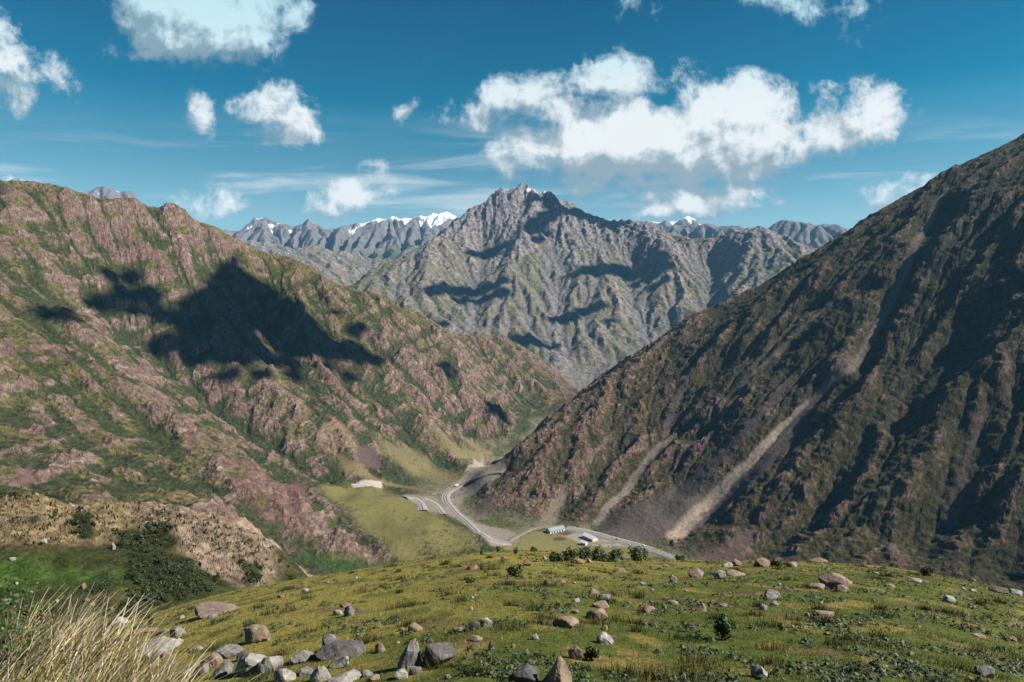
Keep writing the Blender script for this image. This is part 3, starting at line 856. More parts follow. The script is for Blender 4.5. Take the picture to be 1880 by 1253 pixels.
# ------------------------------------------------------------------ far snow ranges
X, Y = pgrid(-.95, .95, 1000, 7000, 12800, 260)
Z = FF.sample(FF.z, X, Y)
ni = fbm(X / 400, (Y + Z) / 400, 5, 86)
cv = (Z - FF.sample(blur(FF.z, 3), X, Y)) / 40
C = np.zeros(X.shape + (3,)); C[:] = (.115, .105, .108)
mix(C, (.055, .068, .032), 1 - sstep(350, 700, Z + 250 * ni))
snow = sstep(.05, .25, (Z - 960 - np.maximum(0, Y - 9900) * .14 - 330 * sstep(-3800, -4300, X)) / 170 + 1.9 * ni + .5 * fbm(X / 90, (Y + Z) / 90, 3, 98) - .5 * cv)
mix(C, (.75, .77, .80), snow)
grid_mesh('snow_range', X, Y, Z, {'col': C}, terrain_mat('snow_slopes', .02, .6, .75, 1.25))['kind'] = 'structure'

# ------------------------------------------------------------------ the grass hill in front
def fg_col(x, y):
    """colour of the turf"""
    a = x / np.maximum(y, 3.0)
    c = np.zeros(np.shape(x) + (3,)); c[:] = (.168, .146, .036)
    n = fbm(x / 5.0, y / 5.0, 4, 311); n2 = fbm(x / 1.1, y / 1.6, 4, 312); n3 = fbm(x / 14., y / 14., 3, 313)
    mix(c, (.064, .078, .017), sstep(-.15, .45, a + .5 * n + .25 * n2 - .03 * (y - 22)))
    mix(c, (.185, .140, .040), sstep(.10, .38, n2 + .3 * n) * .7)
    mix(c, (.058, .070, .014), sstep(.08, .3, -n2 + .35 * n3) * .75)
    mix(c, (.062, .045, .034), sstep(.22, .42, fbm(x / 3.0, y / 2.0, 4, 314) + .12 * sstep(18, 34, y)) * .55)
    mix(c, (.115, .075, .045), sstep(.36, .50, fbm(x / 1.6, y / 1.0, 4, 315)) * .7)
    return c

X, Y = pgrid(-1.3, 1.3, 800, 1.0, 420, 760)
Z = fg_z(X, Y)
Z = Z + .02 * fbm(X / .35, Y / .35, 3, 316) * (1 - sstep(25, 60, Y))
C = fg_col(X, Y)
tf = terrain_mat('turf', 9, .8, .45, 1.55)
grid_mesh('hillside', X, Y, Z, {'col': C}, tf, smooth=True)['kind'] = 'structure'

def col_mat(name, rough=.7, spec=.2, trans=0.0):
    m, nt, b = newmat(name)
    at = N(nt, 'ShaderNodeAttribute', attribute_name='col')
    nt.links.new(at.outputs['Color'], b.inputs['Base Color'])
    b.inputs['Roughness'].default_value = rough; b.inputs['Specular IOR Level'].default_value = spec
    return m

def tri_mesh(name, V, F, col, mat, parent=None):
    """V (n,3), F (m,k) all k-gons, col (n,3)"""
    me = bpy.data.meshes.new(name)
    me.vertices.add(len(V)); me.vertices.foreach_set('co', V.astype(np.float32).ravel())
    me.loops.add(F.size); me.loops.foreach_set('vertex_index', F.astype(np.int32).ravel())
    me.polygons.add(len(F)); me.polygons.foreach_set('loop_start', (np.arange(len(F)) * F.shape[1]).astype(np.int32))
    me.update(calc_edges=True)
    if col is not None:
        at = me.attributes.new('col', 'FLOAT_COLOR', 'POINT')
        c = np.ones((len(V), 4), np.float32); c[:, :3] = col
        at.data.foreach_set('color', c.ravel())
    me.materials.append(mat)
    o = bpy.data.objects.new(name, me); S.collection.objects.link(o)
    if parent: o.parent = parent
    return o

LEAF = col_mat('leaf', .6, .25)
BLADE = col_mat('blade', .7, .2)

def blades(x, y, h, w, lean, col_, r, bend=.3):
    """one triangle per blade"""
    n = len(x)
    z = fg_z(x, y) - .004
    th = r.uniform(0, 2 * np.pi, n)
    ph = r.uniform(0, 2 * np.pi, n)
    l = r.uniform(.15, 1, n) * lean * h
    V = np.empty((n, 3, 3))
    V[:, 0] = np.stack([x - np.cos(th) * w, y - np.sin(th) * w, z], 1)
    V[:, 1] = np.stack([x + np.cos(th) * w, y + np.sin(th) * w, z], 1)
    V[:, 2] = np.stack([x + np.cos(ph) * l, y + np.sin(ph) * l, z + h], 1)
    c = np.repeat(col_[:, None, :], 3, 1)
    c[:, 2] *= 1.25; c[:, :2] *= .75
    return V.reshape(-1, 3), c.reshape(-1, 3)

def make_grass():
    r = np.random.default_rng(5)
    n = 520000
    y = np.exp(r.uniform(math.log(3.6), math.log(50), n)); a = r.uniform(-.88, .88, n); x = a * y
    dens = fbm(x / .6, y / .6, 2, 320)
    k = r.uniform(-.5, .35, n) < dens
    x, y = x[k], y[k]; n = len(x)
    c = fg_col(x, y) * r.uniform(.6, 1.45, (n, 1)) * np.array([1, 1, 1]) + r.uniform(-.006, .010, (n, 1)) * np.array([1.0, .85, .2])
    h = r.uniform(.012, .038, n) * (1 + .8 * sstep(.0, .4, fbm(x / 1.3, y / 1.3, 3, 321))) * (1 + y / 60)
    Vs, Cs = [], []
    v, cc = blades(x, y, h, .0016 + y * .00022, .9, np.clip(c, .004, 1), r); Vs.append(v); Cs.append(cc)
    # taller tussocks
    nt_ = 230
    ty = np.exp(r.uniform(math.log(5), math.log(40), nt_)); tx = r.uniform(-.8, .85, nt_) * ty
    for X0, Y0 in zip(tx, ty):
        m = 130
        rad = r.uniform(.06, .2)
        px = X0 + r.normal(0, rad, m); py = Y0 + r.normal(0, rad * .7, m)
        base = np.array((.026, .036, .008)) if r.uniform() < .62 else np.array((.11, .085, .03))
        cc0 = base * r.uniform(.6, 1.6, (m, 1))
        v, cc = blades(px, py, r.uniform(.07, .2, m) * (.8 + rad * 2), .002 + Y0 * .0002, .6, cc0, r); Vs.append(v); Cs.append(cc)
    V = np.concatenate(Vs); Cc = np.concatenate(Cs)
    o = tri_mesh('grass', V, np.arange(len(V)).reshape(-1, 3), Cc, BLADE)
    o['kind'] = 'stuff'
make_grass()

def leaf_quads(cen, nrm, size, r, aspect=.55):
    n = len(cen)
    t = r.normal(size=(n, 3)); t -= (t * nrm).sum(1, keepdims=True) * nrm; t /= np.linalg.norm(t, axis=1, keepdims=True) + 1e-9
    b = np.cross(nrm, t)
    sz = size[:, None]
    V = np.stack([cen - t * sz, cen + b * sz * aspect, cen + t * sz, cen - b * sz * aspect], 1)
    return V.reshape(-1, 3), np.arange(n * 4).reshape(-1, 4)

def make_ground_cover():
    """low leafy herbs in patches"""
    r = np.random.default_rng(9)
    n = 15000
    y = np.exp(r.uniform(math.log(4.5), math.log(46), n)); x = r.uniform(-.85, .86, n) * y
    k = fbm(x / 2.2, y / 1.5, 4, 330) + .12 * (x / y) > .13
    x, y = x[k][:3600], y[k][:3600]
    L = 16
    cx = np.repeat(x, L); cy = np.repeat(y, L)
    rad = np.repeat(r.uniform(.03, .11, len(x)), L) * (1 + cy / 60)
    ang = r.uniform(0, 2 * np.pi, len(cx)); rr = rad * np.sqrt(r.uniform(0, 1, len(cx)))
    px, py = cx + rr * np.cos(ang), cy + rr * np.sin(ang)
    pz = fg_z(px, py) + r.uniform(.01, .11, len(px)) * (1.1 - rr / rad)
    nrm = np.stack([.6 * np.cos(ang) + r.normal(0, .3, len(px)), .6 * np.sin(ang) + r.normal(0, .3, len(px)), np.full(len(px), .9)], 1)
    nrm /= np.linalg.norm(nrm, axis=1, keepdims=True)
    V, F = leaf_quads(np.stack([px, py, pz], 1), nrm, r.uniform(.012, .03, len(px)) * (1 + cy / 40), r)
    pal = np.array([(.024, .042, .010), (.030, .050, .012), (.018, .030, .009), (.045, .034, .030)])
    kind = np.repeat(r.choice(4, len(x), p=[.38, .25, .25, .12]), L)
    c = pal[kind] * r.uniform(.6, 1.5, (len(px), 1))
    o = tri_mesh('ground_cover', V, F, np.repeat(c, 4, 0), LEAF)
    o['kind'] = 'stuff'
make_ground_cover()

# ------------------------------------------------------------------ rocks
def rock_mat(name, c1, c2, c3, scale=6.0):
    m, nt, b = newmat(name)
    tc = N(nt, 'ShaderNodeNewGeometry')
    n1 = N(nt, 'ShaderNodeTexNoise', ins={'Scale': scale, 'Detail': 8, 'Roughness': .7})
    n2 = N(nt, 'ShaderNodeTexNoise', ins={'Scale': scale * 2.7, 'Detail': 5, 'Roughness': .6})
    for n in (n1, n2): nt.links.new(tc.outputs['Position'], n.inputs['Vector'])
    rp = N(nt, 'ShaderNodeValToRGB'); cr = rp.color_ramp
    cr.elements[0].position = .36; cr.elements[0].color = (*c1, 1); cr.elements[1].position = .62; cr.elements[1].color = (*c2, 1)
    nt.links.new(n1.outputs['Fac'], rp.inputs[0])
    mr = N(nt, 'ShaderNodeMapRange', ins={'From Min': .58, 'From Max': .66}); nt.links.new(n2.outputs['Fac'], mr.inputs['Value'])
    mx = N(nt, 'ShaderNodeMixRGB'); nt.links.new(mr.outputs[0], mx.inputs[0]); nt.links.new(rp.outputs[0], mx.inputs[1]); mx.inputs[2].default_value = (*c3, 1)
    nt.links.new(mx.outputs[0], b.inputs['Base Color'])
    bp = N(nt, 'ShaderNodeBump', ins={'Strength': .9, 'Distance': .04}); nt.links.new(n1.outputs['Fac'], bp.inputs['Height']); nt.links.new(bp.outputs[0], b.inputs['Normal'])
    return m
RM = {'grey': rock_mat('grey_stone', (.075, .072, .072), (.165, .155, .145), (.23, .215, .19)),
      'pale': rock_mat('pale_stone', (.13, .12, .108), (.25, .235, .21), (.33, .31, .28)),
      'tan': rock_mat('tan_stone', (.12, .088, .060), (.23, .175, .125), (.10, .085, .06)),
      'pink': rock_mat('pink_stone', (.105, .074, .058), (.195, .145, .115), (.26, .21, .17)),
      'dark': rock_mat('dark_stone', (.040, .038, .038), (.098, .090, .088), (.15, .14, .13)),
      'red': rock_mat('red_stone', (.115, .065, .042), (.185, .115, .075), (.22, .165, .12))}

def rock_mesh(name, w, d, h, shape, seed, sub=3):
    r = np.random.default_rng(seed)
    bm = bmesh.new()
    bmesh.ops.create_icosphere(bm, subdivisions=sub, radius=1.0)
    P = np.array([v.co[:] for v in bm.verts])
    npl = {'round': 15, 'block': 9, 'slab': 10, 'spike': 11, 'shard': 8}[shape]
    nr = r.normal(size=(npl, 3))
    if shape in ('block', 'shard', 'spike'): nr[:, 2] *= .55
    nr /= np.linalg.norm(nr, axis=1, keepdims=True)
    dist = r.uniform(.62, 1.0, npl) if shape != 'round' else r.uniform(.76, 1.0, npl)
    dots_ = P @ nr.T
    with np.errstate(divide='ignore'):
        t = np.where(dots_ > .05, dist / np.maximum(dots_, .05), 9)
    rad = np.minimum(t.min(1), 1.25)
    Q = P * rad[:, None]
    q = Q * 2.3 + seed % 13
    nz = fbm(q[:, 0] + q[:, 2] * .7, q[:, 1] - q[:, 2] * .6, 4, seed % 97)
    Q = Q * (1 + (.10 if shape != 'round' else .07) * nz[:, None])
    zz = (Q[:, 2] - Q[:, 2].min()) / (np.ptp(Q[:, 2]) + 1e-9)
    if shape == 'spike':
        k = 1.1 - .88 * zz ** .9
        Q[:, 0] = Q[:, 0] * k + .12 * zz; Q[:, 1] *= k
    if shape == 'shard':
        k = 1.1 - .75 * zz
        Q[:, 0] = Q[:, 0] * k + .62 * (zz - .4); Q[:, 1] *= k
    lo, hi = Q.min(0), Q.max(0)
    Q = (Q - (lo + hi) / 2) / (hi - lo)
    Q[:, 2] += .5
    Q *= np.array([w, d, h])
    for v, c in zip(bm.verts, Q): v.co = c
    me = bpy.data.meshes.new(name); bm.to_mesh(me); bm.free()
    return me

def put_rock(px, base, w, h, kind, shape, label, group=None, hit=None, rot=None, name='rock', sub=3, seed=None):
    p = fg_hit(px, base) if hit is None else hit
    k = p[1] / FPX
    W_, H_ = w * k, h * k * (1.04 if w > 30 else .92)
    D_ = W_ * (.75 if shape != 'slab' else .95)
    seed = int(px * 31 + base * 7) if seed is None else seed
    sink = .32 * H_ + .012
    me = rock_mesh(name, W_, D_, H_ + sink, shape, seed, sub)
    me.materials.append(RM[kind])
    o = bpy.data.objects.new(name, me); S.collection.objects.link(o)
    y = p[1] + D_ * .42; x = p[0] * y / p[1]
    z = min(p[2], float(fg_z(x, y))) if hit is None else p[2]
    o.location = (x, y, z - sink)
    o.rotation_euler = (0, 0, math.radians((seed * 37) % 40 - 20))
    if shape == 'slab': o.rotation_euler[0] = math.radians(-9); o.rotation_euler[1] = math.radians((seed * 13) % 12 - 6)
    tag(o, label, 'rock', group)
    return o

ROCKS = [
 (1022, 1262, 60, 56, 'tan', 'spike', 'tall pointed tan and grey boulder cut by the bottom edge of the photo'),
 (966, 1256, 58, 27, 'dark', 'slab', 'low dark grey slab leaning against the left of the pointed boulder'),
 (1057, 1212, 29, 28, 'pink', 'round', 'rounded maroon grey boulder just above the pointed boulder'),
 (1111, 1184, 34, 20, 'pale', 'block', 'pale wedge of stone up and right of the rounded maroon boulder'),
 (1040, 1155, 52, 19, 'tan', 'slab', 'long tan slab with a humped left end in the middle of the meadow'),
 (1095, 1138, 42, 20, 'pink', 'round', 'broad brown boulder behind the long tan slab'),
 (1192, 1127, 25, 15, 'pink', 'block', 'squat pinkish block with a dark tussock on its left'),
 (1285, 1123, 26, 17, 'tan', 'spike', 'small peaked tan stone right of the squat pinkish block'),
 (1234, 1111, 24, 8, 'tan', 'slab', 'flat broken stones between the squat pinkish block and the peaked one'),
 (1219, 1119, 10, 8, 'pale', 'block', 'little pale stone just below the flat broken stones'),
 (1329, 1115, 16, 7, 'tan', 'slab', 'flat beige stone right of the small peaked tan stone'),
 (1110, 1102, 28, 11, 'grey', 'slab', 'greyish slab with a dark hollow under it, behind the broad brown boulder'),
 (1092, 1091, 26, 8, 'pink', 'slab', 'low pink slab touching the back of the greyish hollow slab'),
 (1104, 1117, 36, 9, 'tan', 'slab', 'flat tan streak of stone in front of the greyish hollow slab'),
 (1058, 1106, 15, 7, 'pale', 'slab', 'pale flat stone left of the greyish hollow slab'),
 (1006, 1075, 19, 11, 'dark', 'round', 'smooth blue grey cobble in the middle of the upper meadow'),
 (1028, 1073, 22, 8, 'pink', 'slab', 'flat orange pink stone beside the smooth blue grey cobble'),
 (982, 1175, 15, 12, 'pale', 'round', 'bright white stone in the grass left of the pale wedge'),
 (942, 1190, 10, 8, 'pale', 'round', 'smaller white stone down and left of the bright white one'),
 (1110, 1158, 12, 11, 'tan', 'round', 'small beige stone straight above the pale wedge'),
 (1056, 1127, 16, 8, 'pink', 'block', 'small reddish stone left of the broad brown boulder'),
 (892, 1227, 14, 9, 'tan', 'round', 'single beige stone left of the low dark slab at the bottom'),
 (1280, 1061, 32, 15, 'pink', 'round', 'brown rounded end of the long outcrop on the upper right meadow'),
 (1321, 1064, 24, 18, 'pale', 'round', 'pale lichen covered stone in the middle of the long outcrop'),
 (1352, 1058, 40, 8, 'tan', 'slab', 'flat right tail of the long outcrop'),
 (1236, 1070, 14, 15, 'pale', 'block', 'upright pale stone standing left of the long outcrop'),
 (1334, 1041, 24, 9, 'pale', 'block', 'pale stone on the crest beside a reddish one'),
 (1353, 1040, 19, 13, 'pink', 'round', 'reddish stone on the crest between the pale stone and the pink block'),
 (1398, 1041, 31, 16, 'pink', 'block', 'pink block on the crest with a green bush against its right side'),
 (1456, 1042, 21, 10, 'tan', 'slab', 'low tan stones on the crest right of the green bush'),
 (1505, 1031, 31, 7, 'tan', 'slab', 'thin dark edged slab lying on the very crest at right'),
 (1535, 1083, 64, 28, 'pink', 'round', 'largest pink dome of rock on the right meadow'),
 (1545, 1088, 30, 14, 'pink', 'round', 'smaller pink lobe at the front of the largest pink dome'),
 (1500, 1082, 36, 9, 'pink', 'slab', 'flat pink tongue reaching left from the largest pink dome'),
 (1418, 1101, 31, 15, 'pale', 'block', 'pale grey boulder down and left of the largest pink dome'),
 (1402, 1121, 15, 12, 'pale', 'block', 'small pale stone below the pale grey boulder'),
 (1385, 1129, 14, 9, 'pink', 'round', 'small brown stone at lower left of the small pale stone'),
 (1422, 1112, 18, 8, 'grey', 'slab', 'dull grey stone under the pale grey boulder'),
 (1512, 1134, 38, 11, 'tan', 'slab', 'long brown and cream slab in the right meadow'),
 (1482, 1132, 10, 8, 'pale', 'block', 'small pale lump at the left end of the long brown and cream slab'),
 (1459, 1126, 8, 5, 'pale', 'round', 'tiny cream stone left of the long brown and cream slab'),
 (1474, 1182, 27, 12, 'pale', 'spike', 'sharp white wedge sitting on a yellow tussock'),
 (1455, 1153, 9, 5, 'pale', 'round', 'little white stone above the sharp white wedge'),
 (1743, 1108, 24, 14, 'pale', 'block', 'bluish white boulder on the far right meadow'),
 (1768, 1083, 10, 5, 'pale', 'round', 'leftmost small white stone of the row near the right edge'),
 (1786, 1087, 14, 6, 'pale', 'slab', 'second white stone of the row near the right edge'),
 (1835, 1089, 32, 9, 'dark', 'slab', 'dark overhung ledge in the row near the right edge'),
 (1863, 1091, 27, 10, 'pale', 'block', 'pale blocky end of the row at the right edge'),
 (1680, 1070, 26, 8, 'pale', 'slab', 'pale flat rock on the upper right meadow behind dark herbs'),
 (1633, 1079, 20, 7, 'tan', 'slab', 'tan flat rock left of the pale flat rock'),
 (1608, 1054, 14, 4, 'tan', 'slab', 'thin tan stone on the slope above the tan flat rock'),
 (1787, 1061, 10, 5, 'pink', 'block', 'small pink stone on the skyline of the hill at right'),
 (1394, 1247, 33, 22, 'pale', 'round', 'oval pale grey boulder near the bottom edge at right'),
 (1805, 1243, 37, 19, 'grey', 'round', 'oval grey boulder in the bottom right corner'),
 (1477, 1233, 11, 8, 'grey', 'round', 'small grey stone right of the oval pale boulder'),
 (1438, 1250, 7, 6, 'pale', 'round', 'tiny white stone at the bottom edge beside the oval pale boulder'),
 (1857, 1178, 18, 11, 'pink', 'round', 'brown stone half sunk near the right edge'),
 (1796, 1171, 26, 6, 'tan', 'slab', 'thin pinkish slab left of the half sunk brown stone'),
 (1672, 1205, 12, 7, 'pink', 'slab', 'small pinkish stone alone in the dark lower right meadow'),
 (1563, 1176, 18, 5, 'tan', 'slab', 'thin tan stone right of the sharp white wedge'),
 (473, 1181, 57, 30, 'tan', 'block', 'angular grey and orange boulder standing alone on the left meadow'),
 (604, 1197, 27, 29, 'grey', 'block', 'upright grey block above the long dark slab'),
 (462, 1239, 58, 36, 'pale', 'round', 'biggest pale rounded boulder of the stone heap'),
 (497, 1236, 40, 30, 'pale', 'round', 'pale boulder joined to the right of the biggest rounded one'),
 (420, 1210, 44, 17, 'grey', 'slab', 'grey topped slab at the upper left of the stone heap'),
 (447, 1214, 26, 17, 'dark', 'block', 'dark grey block behind the biggest rounded boulder'),
 (408, 1243, 36, 27, 'grey', 'shard', 'bluish angular stone at the left of the stone heap'),
 (372, 1240, 32, 20, 'grey', 'block', 'dull grey block left of the bluish angular stone'),
 (392, 1222, 30, 18, 'pink', 'block', 'pinkish block above the bluish angular stone'),
 (523, 1253, 42, 24, 'pale', 'round', 'pale rounded boulder at the lower right of the stone heap'),
 (556, 1218, 44, 19, 'grey', 'slab', 'grey slab with a tussock in front of it, left of the long dark slab'),
 (628, 1211, 88, 22, 'dark', 'slab', 'longest dark grey flat slab near the bottom of the photo'),
 (624, 1227, 40, 19, 'pale', 'shard', 'pale slanting stone right under the longest dark slab'),
 (588, 1254, 34, 26, 'pale', 'block', 'knobbly pale stone at the bottom edge below the longest dark slab'),
 (632, 1259, 58, 14, 'pale', 'slab', 'pale flat slab cut by the bottom edge'),
 (563, 1243, 30, 12, 'grey', 'slab', 'small bluish slab left of the knobbly pale stone'),
 (752, 1230, 46, 52, 'grey', 'shard', 'tall grey shard tilting to the right'),
 (808, 1222, 62, 36, 'dark', 'block', 'split dark wedge of rock beside the tall tilting shard'),
 (783, 1216, 22, 24, 'tan', 'block', 'cream faced stone wedged between the tall shard and the split dark wedge'),
 (737, 1249, 26, 20, 'pale', 'round', 'pale rounded stone at the foot of the tall shard'),
 (762, 1240, 26, 17, 'grey', 'block', 'grey stone between the pale rounded one and the split dark wedge'),
 (697, 1199, 27, 16, 'tan', 'block', 'yellowish broken stone left of the tall shard'),
 (672, 1243, 26, 12, 'grey', 'round', 'grey flat cobble right of the pale flat slab'),
 (686, 1252, 24, 12, 'tan', 'block', 'beige cobble at the bottom edge beside the grey flat cobble'),
 (822, 1247, 15, 9, 'pale', 'round', 'single white stone under the split dark wedge'),
 (763, 1160, 29, 15, 'tan', 'round', 'tan hump of rock alone in the middle left meadow'),
 (737, 1160, 14, 7, 'red', 'slab', 'small reddish stone left of the tan hump'),
 (845, 1162, 30, 8, 'pink', 'slab', 'low pink slab in the grass left of a dark block'),
 (871, 1155, 23, 14, 'dark', 'block', 'dark grey block touching a round pale boulder'),
 (893, 1153, 24, 19, 'pale', 'round', 'round pale boulder touching a dark grey block'),
 (875, 1178, 28, 8, 'tan', 'slab', 'flat tan stone below the dark grey block'),
 (620, 1130, 19, 11, 'pale', 'round', 'pale stone at the left of the group of stones on the left meadow'),
 (641, 1132, 20, 22, 'grey', 'block', 'tallest grey stone of the group on the left meadow'),
 (658, 1124, 14, 9, 'grey', 'block', 'small grey stone at the right of the group on the left meadow'),
 (634, 1115, 24, 7, 'red', 'slab', 'reddish slab behind the group of stones on the left meadow'),
 (560, 1087, 14, 7, 'pale', 'round', 'pale stone on the upper left meadow below the crest'),
 (601, 1071, 7, 5, 'pale', 'round', 'tiny white stone at the crest above the upper left meadow'),
 (516, 1099, 16, 7, 'red', 'slab', 'orange flat stone left of the pale stone on the upper meadow'),
 (866, 1047, 26, 11, 'red', 'shard', 'brown slanted rock by a small bush on the upper middle meadow'),
 (325, 1170, 33, 18, 'grey', 'block', 'grey white boulder with a dark undercut near the straw'),
 (328, 1183, 18, 10, 'pale', 'round', 'small pale stone right under the undercut grey white boulder'),
 (398, 1130, 92, 17, 'pink', 'slab', 'long pink slab lying flush in the left meadow'),
 (390, 1136, 19, 9, 'grey', 'round', 'bluish stone at the front of the long pink slab'),
 (333, 1137, 13, 7, 'pale', 'round', 'small pale stone left of the long pink slab'),
 (288, 1204, 78, 26, 'pale', 'slab', 'broad pale flat rock showing behind the straw'),
 (222, 1142, 30, 16, 'pale', 'block', 'pale rock on the left brow of the hill'),
 (212, 1150, 26, 9, 'pink', 'slab', 'pink slab under the pale rock on the left brow'),
 (266, 1168, 44, 12, 'pink', 'slab', 'pinkish bedrock by the twin bushes on the left'),
 (300, 1163, 28, 9, 'red', 'slab', 'reddish bedrock left of the undercut grey white boulder'),
 (361, 1196, 24, 9, 'pale', 'slab', 'pale slab right of the undercut grey white boulder'),
 (340, 1243, 24, 11, 'pale', 'slab', 'pale flat stone between the straw and the stone heap'),
 (318, 1228, 22, 13, 'grey', 'block', 'grey stone at the right edge of the straw'),
 (306, 1212, 20, 16, 'tan', 'block', 'tan stone behind the right edge of the straw'),
 (1062, 1036, 30, 11, 'red', 'slab', 'red slab under the row of bushes on the crest'),
 (1083, 1034, 13, 9, 'tan', 'block', 'orange tan stone right of the red slab on the crest'),
 (1133, 1031, 12, 6, 'pale', 'round', 'pale stone at the right end of the row of bushes'),
 (1000, 1028, 8, 7, 'pale', 'round', 'pale stone at the left end of the row of bushes'),
 (968, 1040, 18, 10, 'red', 'slab', 'red flat stone below the left end of the row of bushes'),
 (925, 1027, 11, 6, 'tan', 'round', 'tan stone on the middle crest left of the row of bushes'),
 (1138, 1052, 26, 10, 'pink', 'block', 'pinkish pile below the right end of the row of bushes'),
 (1180, 1074, 12, 5, 'pale', 'slab', 'pale flat stone left of the upright pale stone'),
 (1222, 1042, 14, 5, 'tan', 'slab', 'tan stone on the crest above the upright pale stone'),
]
for k_, (px, by, w_, h_, kd, sh, lab) in enumerate(ROCKS):
    if 390 < px < 650 and by > 1190: w_, h_ = w_ * 1.15, h_ * 1.08
    put_rock(px, by, w_, h_, kd, sh, lab, sub=4 if w_ > 40 else 3)
# stones nobody could tell apart
r_ = np.random.default_rng(21)
n_ = 0
while n_ < 85:
    px, py = r_.uniform(330, 1880), r_.uniform(1045, 1250)
    yc = np.interp(px, CR[:, 0], CR[:, 1])
    if py < yc + 8 or fbm(np.array([px / 160.]), np.array([py / 60.]), 3, 401)[0] < -.12: continue
    if any(abs(px - q[0]) < q[2] * .8 + 6 and abs(py - q[1]) < 14 for q in ROCKS): continue
    w_ = r_.uniform(3.5, 8.5)
    kd = ['pale', 'tan', 'pink', 'grey'][int(r_.integers(0, 4))]
    nm = {'pale': 'tiny whitish stone, one of many scattered loosely through the grass', 'tan': 'tiny tan stone, one of many scattered loosely through the grass',
          'pink': 'tiny pinkish stone, one of many scattered loosely through the grass', 'grey': 'tiny grey stone, one of many scattered loosely through the grass'}[kd]
    put_rock(px, py, w_, w_ * r_.uniform(.35, .7), kd, 'round' if r_.uniform() < .6 else 'slab', nm, 'tiny %s stones in the grass' % kd, sub=2, name='stone', seed=int(r_.integers(1, 9999)))
    n_ += 1
# boulders on the meadow of the low spur
for px, py, w_, h_, kd, lab in [
  (80, 1000, 13, 9, 'pale', 'pale boulder on the tan slope of the low left spur'), (208, 1010, 8, 14, 'pale', 'upright whitish boulder among dark scrub on the low left spur'),
  (24, 1031, 13, 6, 'pale', 'whitish flat boulder in the bright green patch at far left'), (153, 1083, 11, 11, 'tan', 'tan boulder beside the round dark scrub below the green patch'),
  (36, 985, 12, 9, 'tan', 'brown boulder high on the tan slope at far left'), (160, 1107, 9, 7, 'pink', 'pink boulder on the dark grass low in the left gully'),
  (170, 1114, 9, 6, 'pale', 'pale boulder just right of the pink one in the left gully'), (104, 1107, 10, 6, 'pale', 'pale flat boulder in the middle of the left gully'),
  (8, 1108, 12, 8, 'pink', 'reddish boulder at the left edge of the photo in the gully'), (58, 1090, 6, 4, 'pale', 'small white boulder at lower left of the bright green patch'),
  (205, 1122, 7, 6, 'pink', 'small pink boulder deep in the gully by the brow of the hill'), (30, 1074, 7, 4, 'pale', 'small white boulder at the lower edge of the bright green patch')]:
    put_rock(px, py, w_, h_, kd, 'block', lab, hit=near_hit(px, py), name='boulder', sub=3)


# ------------------------------------------------------------------ shrubs
STEM, _nt, _b = newmat('twig'); _b.inputs['Base Color'].default_value = (.06, .045, .03, 1)

def leaf_cloud(n, w, h, size, r, pal, lob=7):
    """leaf cards clustered round a few lobes inside a w x h crown standing on z = 0"""
    th = r.uniform(0, 2 * np.pi, lob); rr = np.sqrt(r.uniform(0, 1, lob)) * .55
    L = np.stack([rr * np.cos(th) * w / 2, rr * np.sin(th) * w / 2, h * r.uniform(.16, .76, lob)], 1)
    k = r.integers(0, lob, n)
    d = r.normal(size=(n, 3)); d /= np.linalg.norm(d, axis=1, keepdims=True)
    rad = np.stack([np.full(n, w * .24), np.full(n, w * .24), np.full(n, h * .34)], 1) * r.uniform(.55, 1.08, (n, 1))
    c = L[k] + d * rad
    c[:, 2] = np.abs(c[:, 2])
    nr = d + r.normal(0, .5, (n, 3)); nr /= np.linalg.norm(nr, axis=1, keepdims=True)
    V, F = leaf_quads(c, nr, size * r.uniform(.6, 1.3, n), r)
    col = np.asarray(pal)[r.integers(0, len(pal), n)] * r.uniform(.6, 1.5, (n, 1))
    return V, F, np.repeat(col, 4, 0)

DARKG = [(.018, .030, .009), (.026, .040, .012), (.036, .046, .014)]
LIGHTG = [(.030, .050, .012), (.045, .060, .016), (.024, .038, .010)]
def twigs(w, h, r, n=7):
    bm = bmesh.new()
    for i in range(n):
        a = r.uniform(0, 6.28); tip = Vector((math.cos(a) * w * .3, math.sin(a) * w * .3, h * .75))
        side = Vector((-math.sin(a), math.cos(a), 0)) * .012 * max(w, .5)
        up = Vector((0, 0, 1)).cross(side) * .8
        ring = [bm.verts.new(v) for v in (side, -side * .5 + up, -side * .5 - up)]
        t = bm.verts.new(tip)
        for q in range(3): bm.faces.new((ring[q], ring[(q + 1) % 3], t))
    me = bpy.data.meshes.new('stems'); bm.to_mesh(me); bm.free(); me.materials.append(STEM)
    return me

def shrub(name, px, base, w, h, label, group, hit=None, n=900, pal=DARKG, seed=0, cat='shrub'):
    p = fg_hit(px, base) if hit is None else hit
    k = p[1] / FPX
    W_, H_ = w * k, h * k * 1.1
    r = np.random.default_rng(int(px + base) + seed)
    e = bpy.data.objects.new(name, None); S.collection.objects.link(e)
    y = p[1] + W_ * .3; x = p[0] * y / p[1]
    e.location = (x, y, (float(fg_z(x, y)) if hit is None else p[2]) - .03 * H_)
    tag(e, label, cat, group)
    V, F, c = leaf_cloud(n, W_, H_, max(.02, .055 * W_ ** .6), r, pal, 9)
    tri_mesh('foliage', V, F, c, LEAF, e)
    st = bpy.data.objects.new('stems', twigs(W_, H_, r)); S.collection.objects.link(st); st.parent = e
    return e

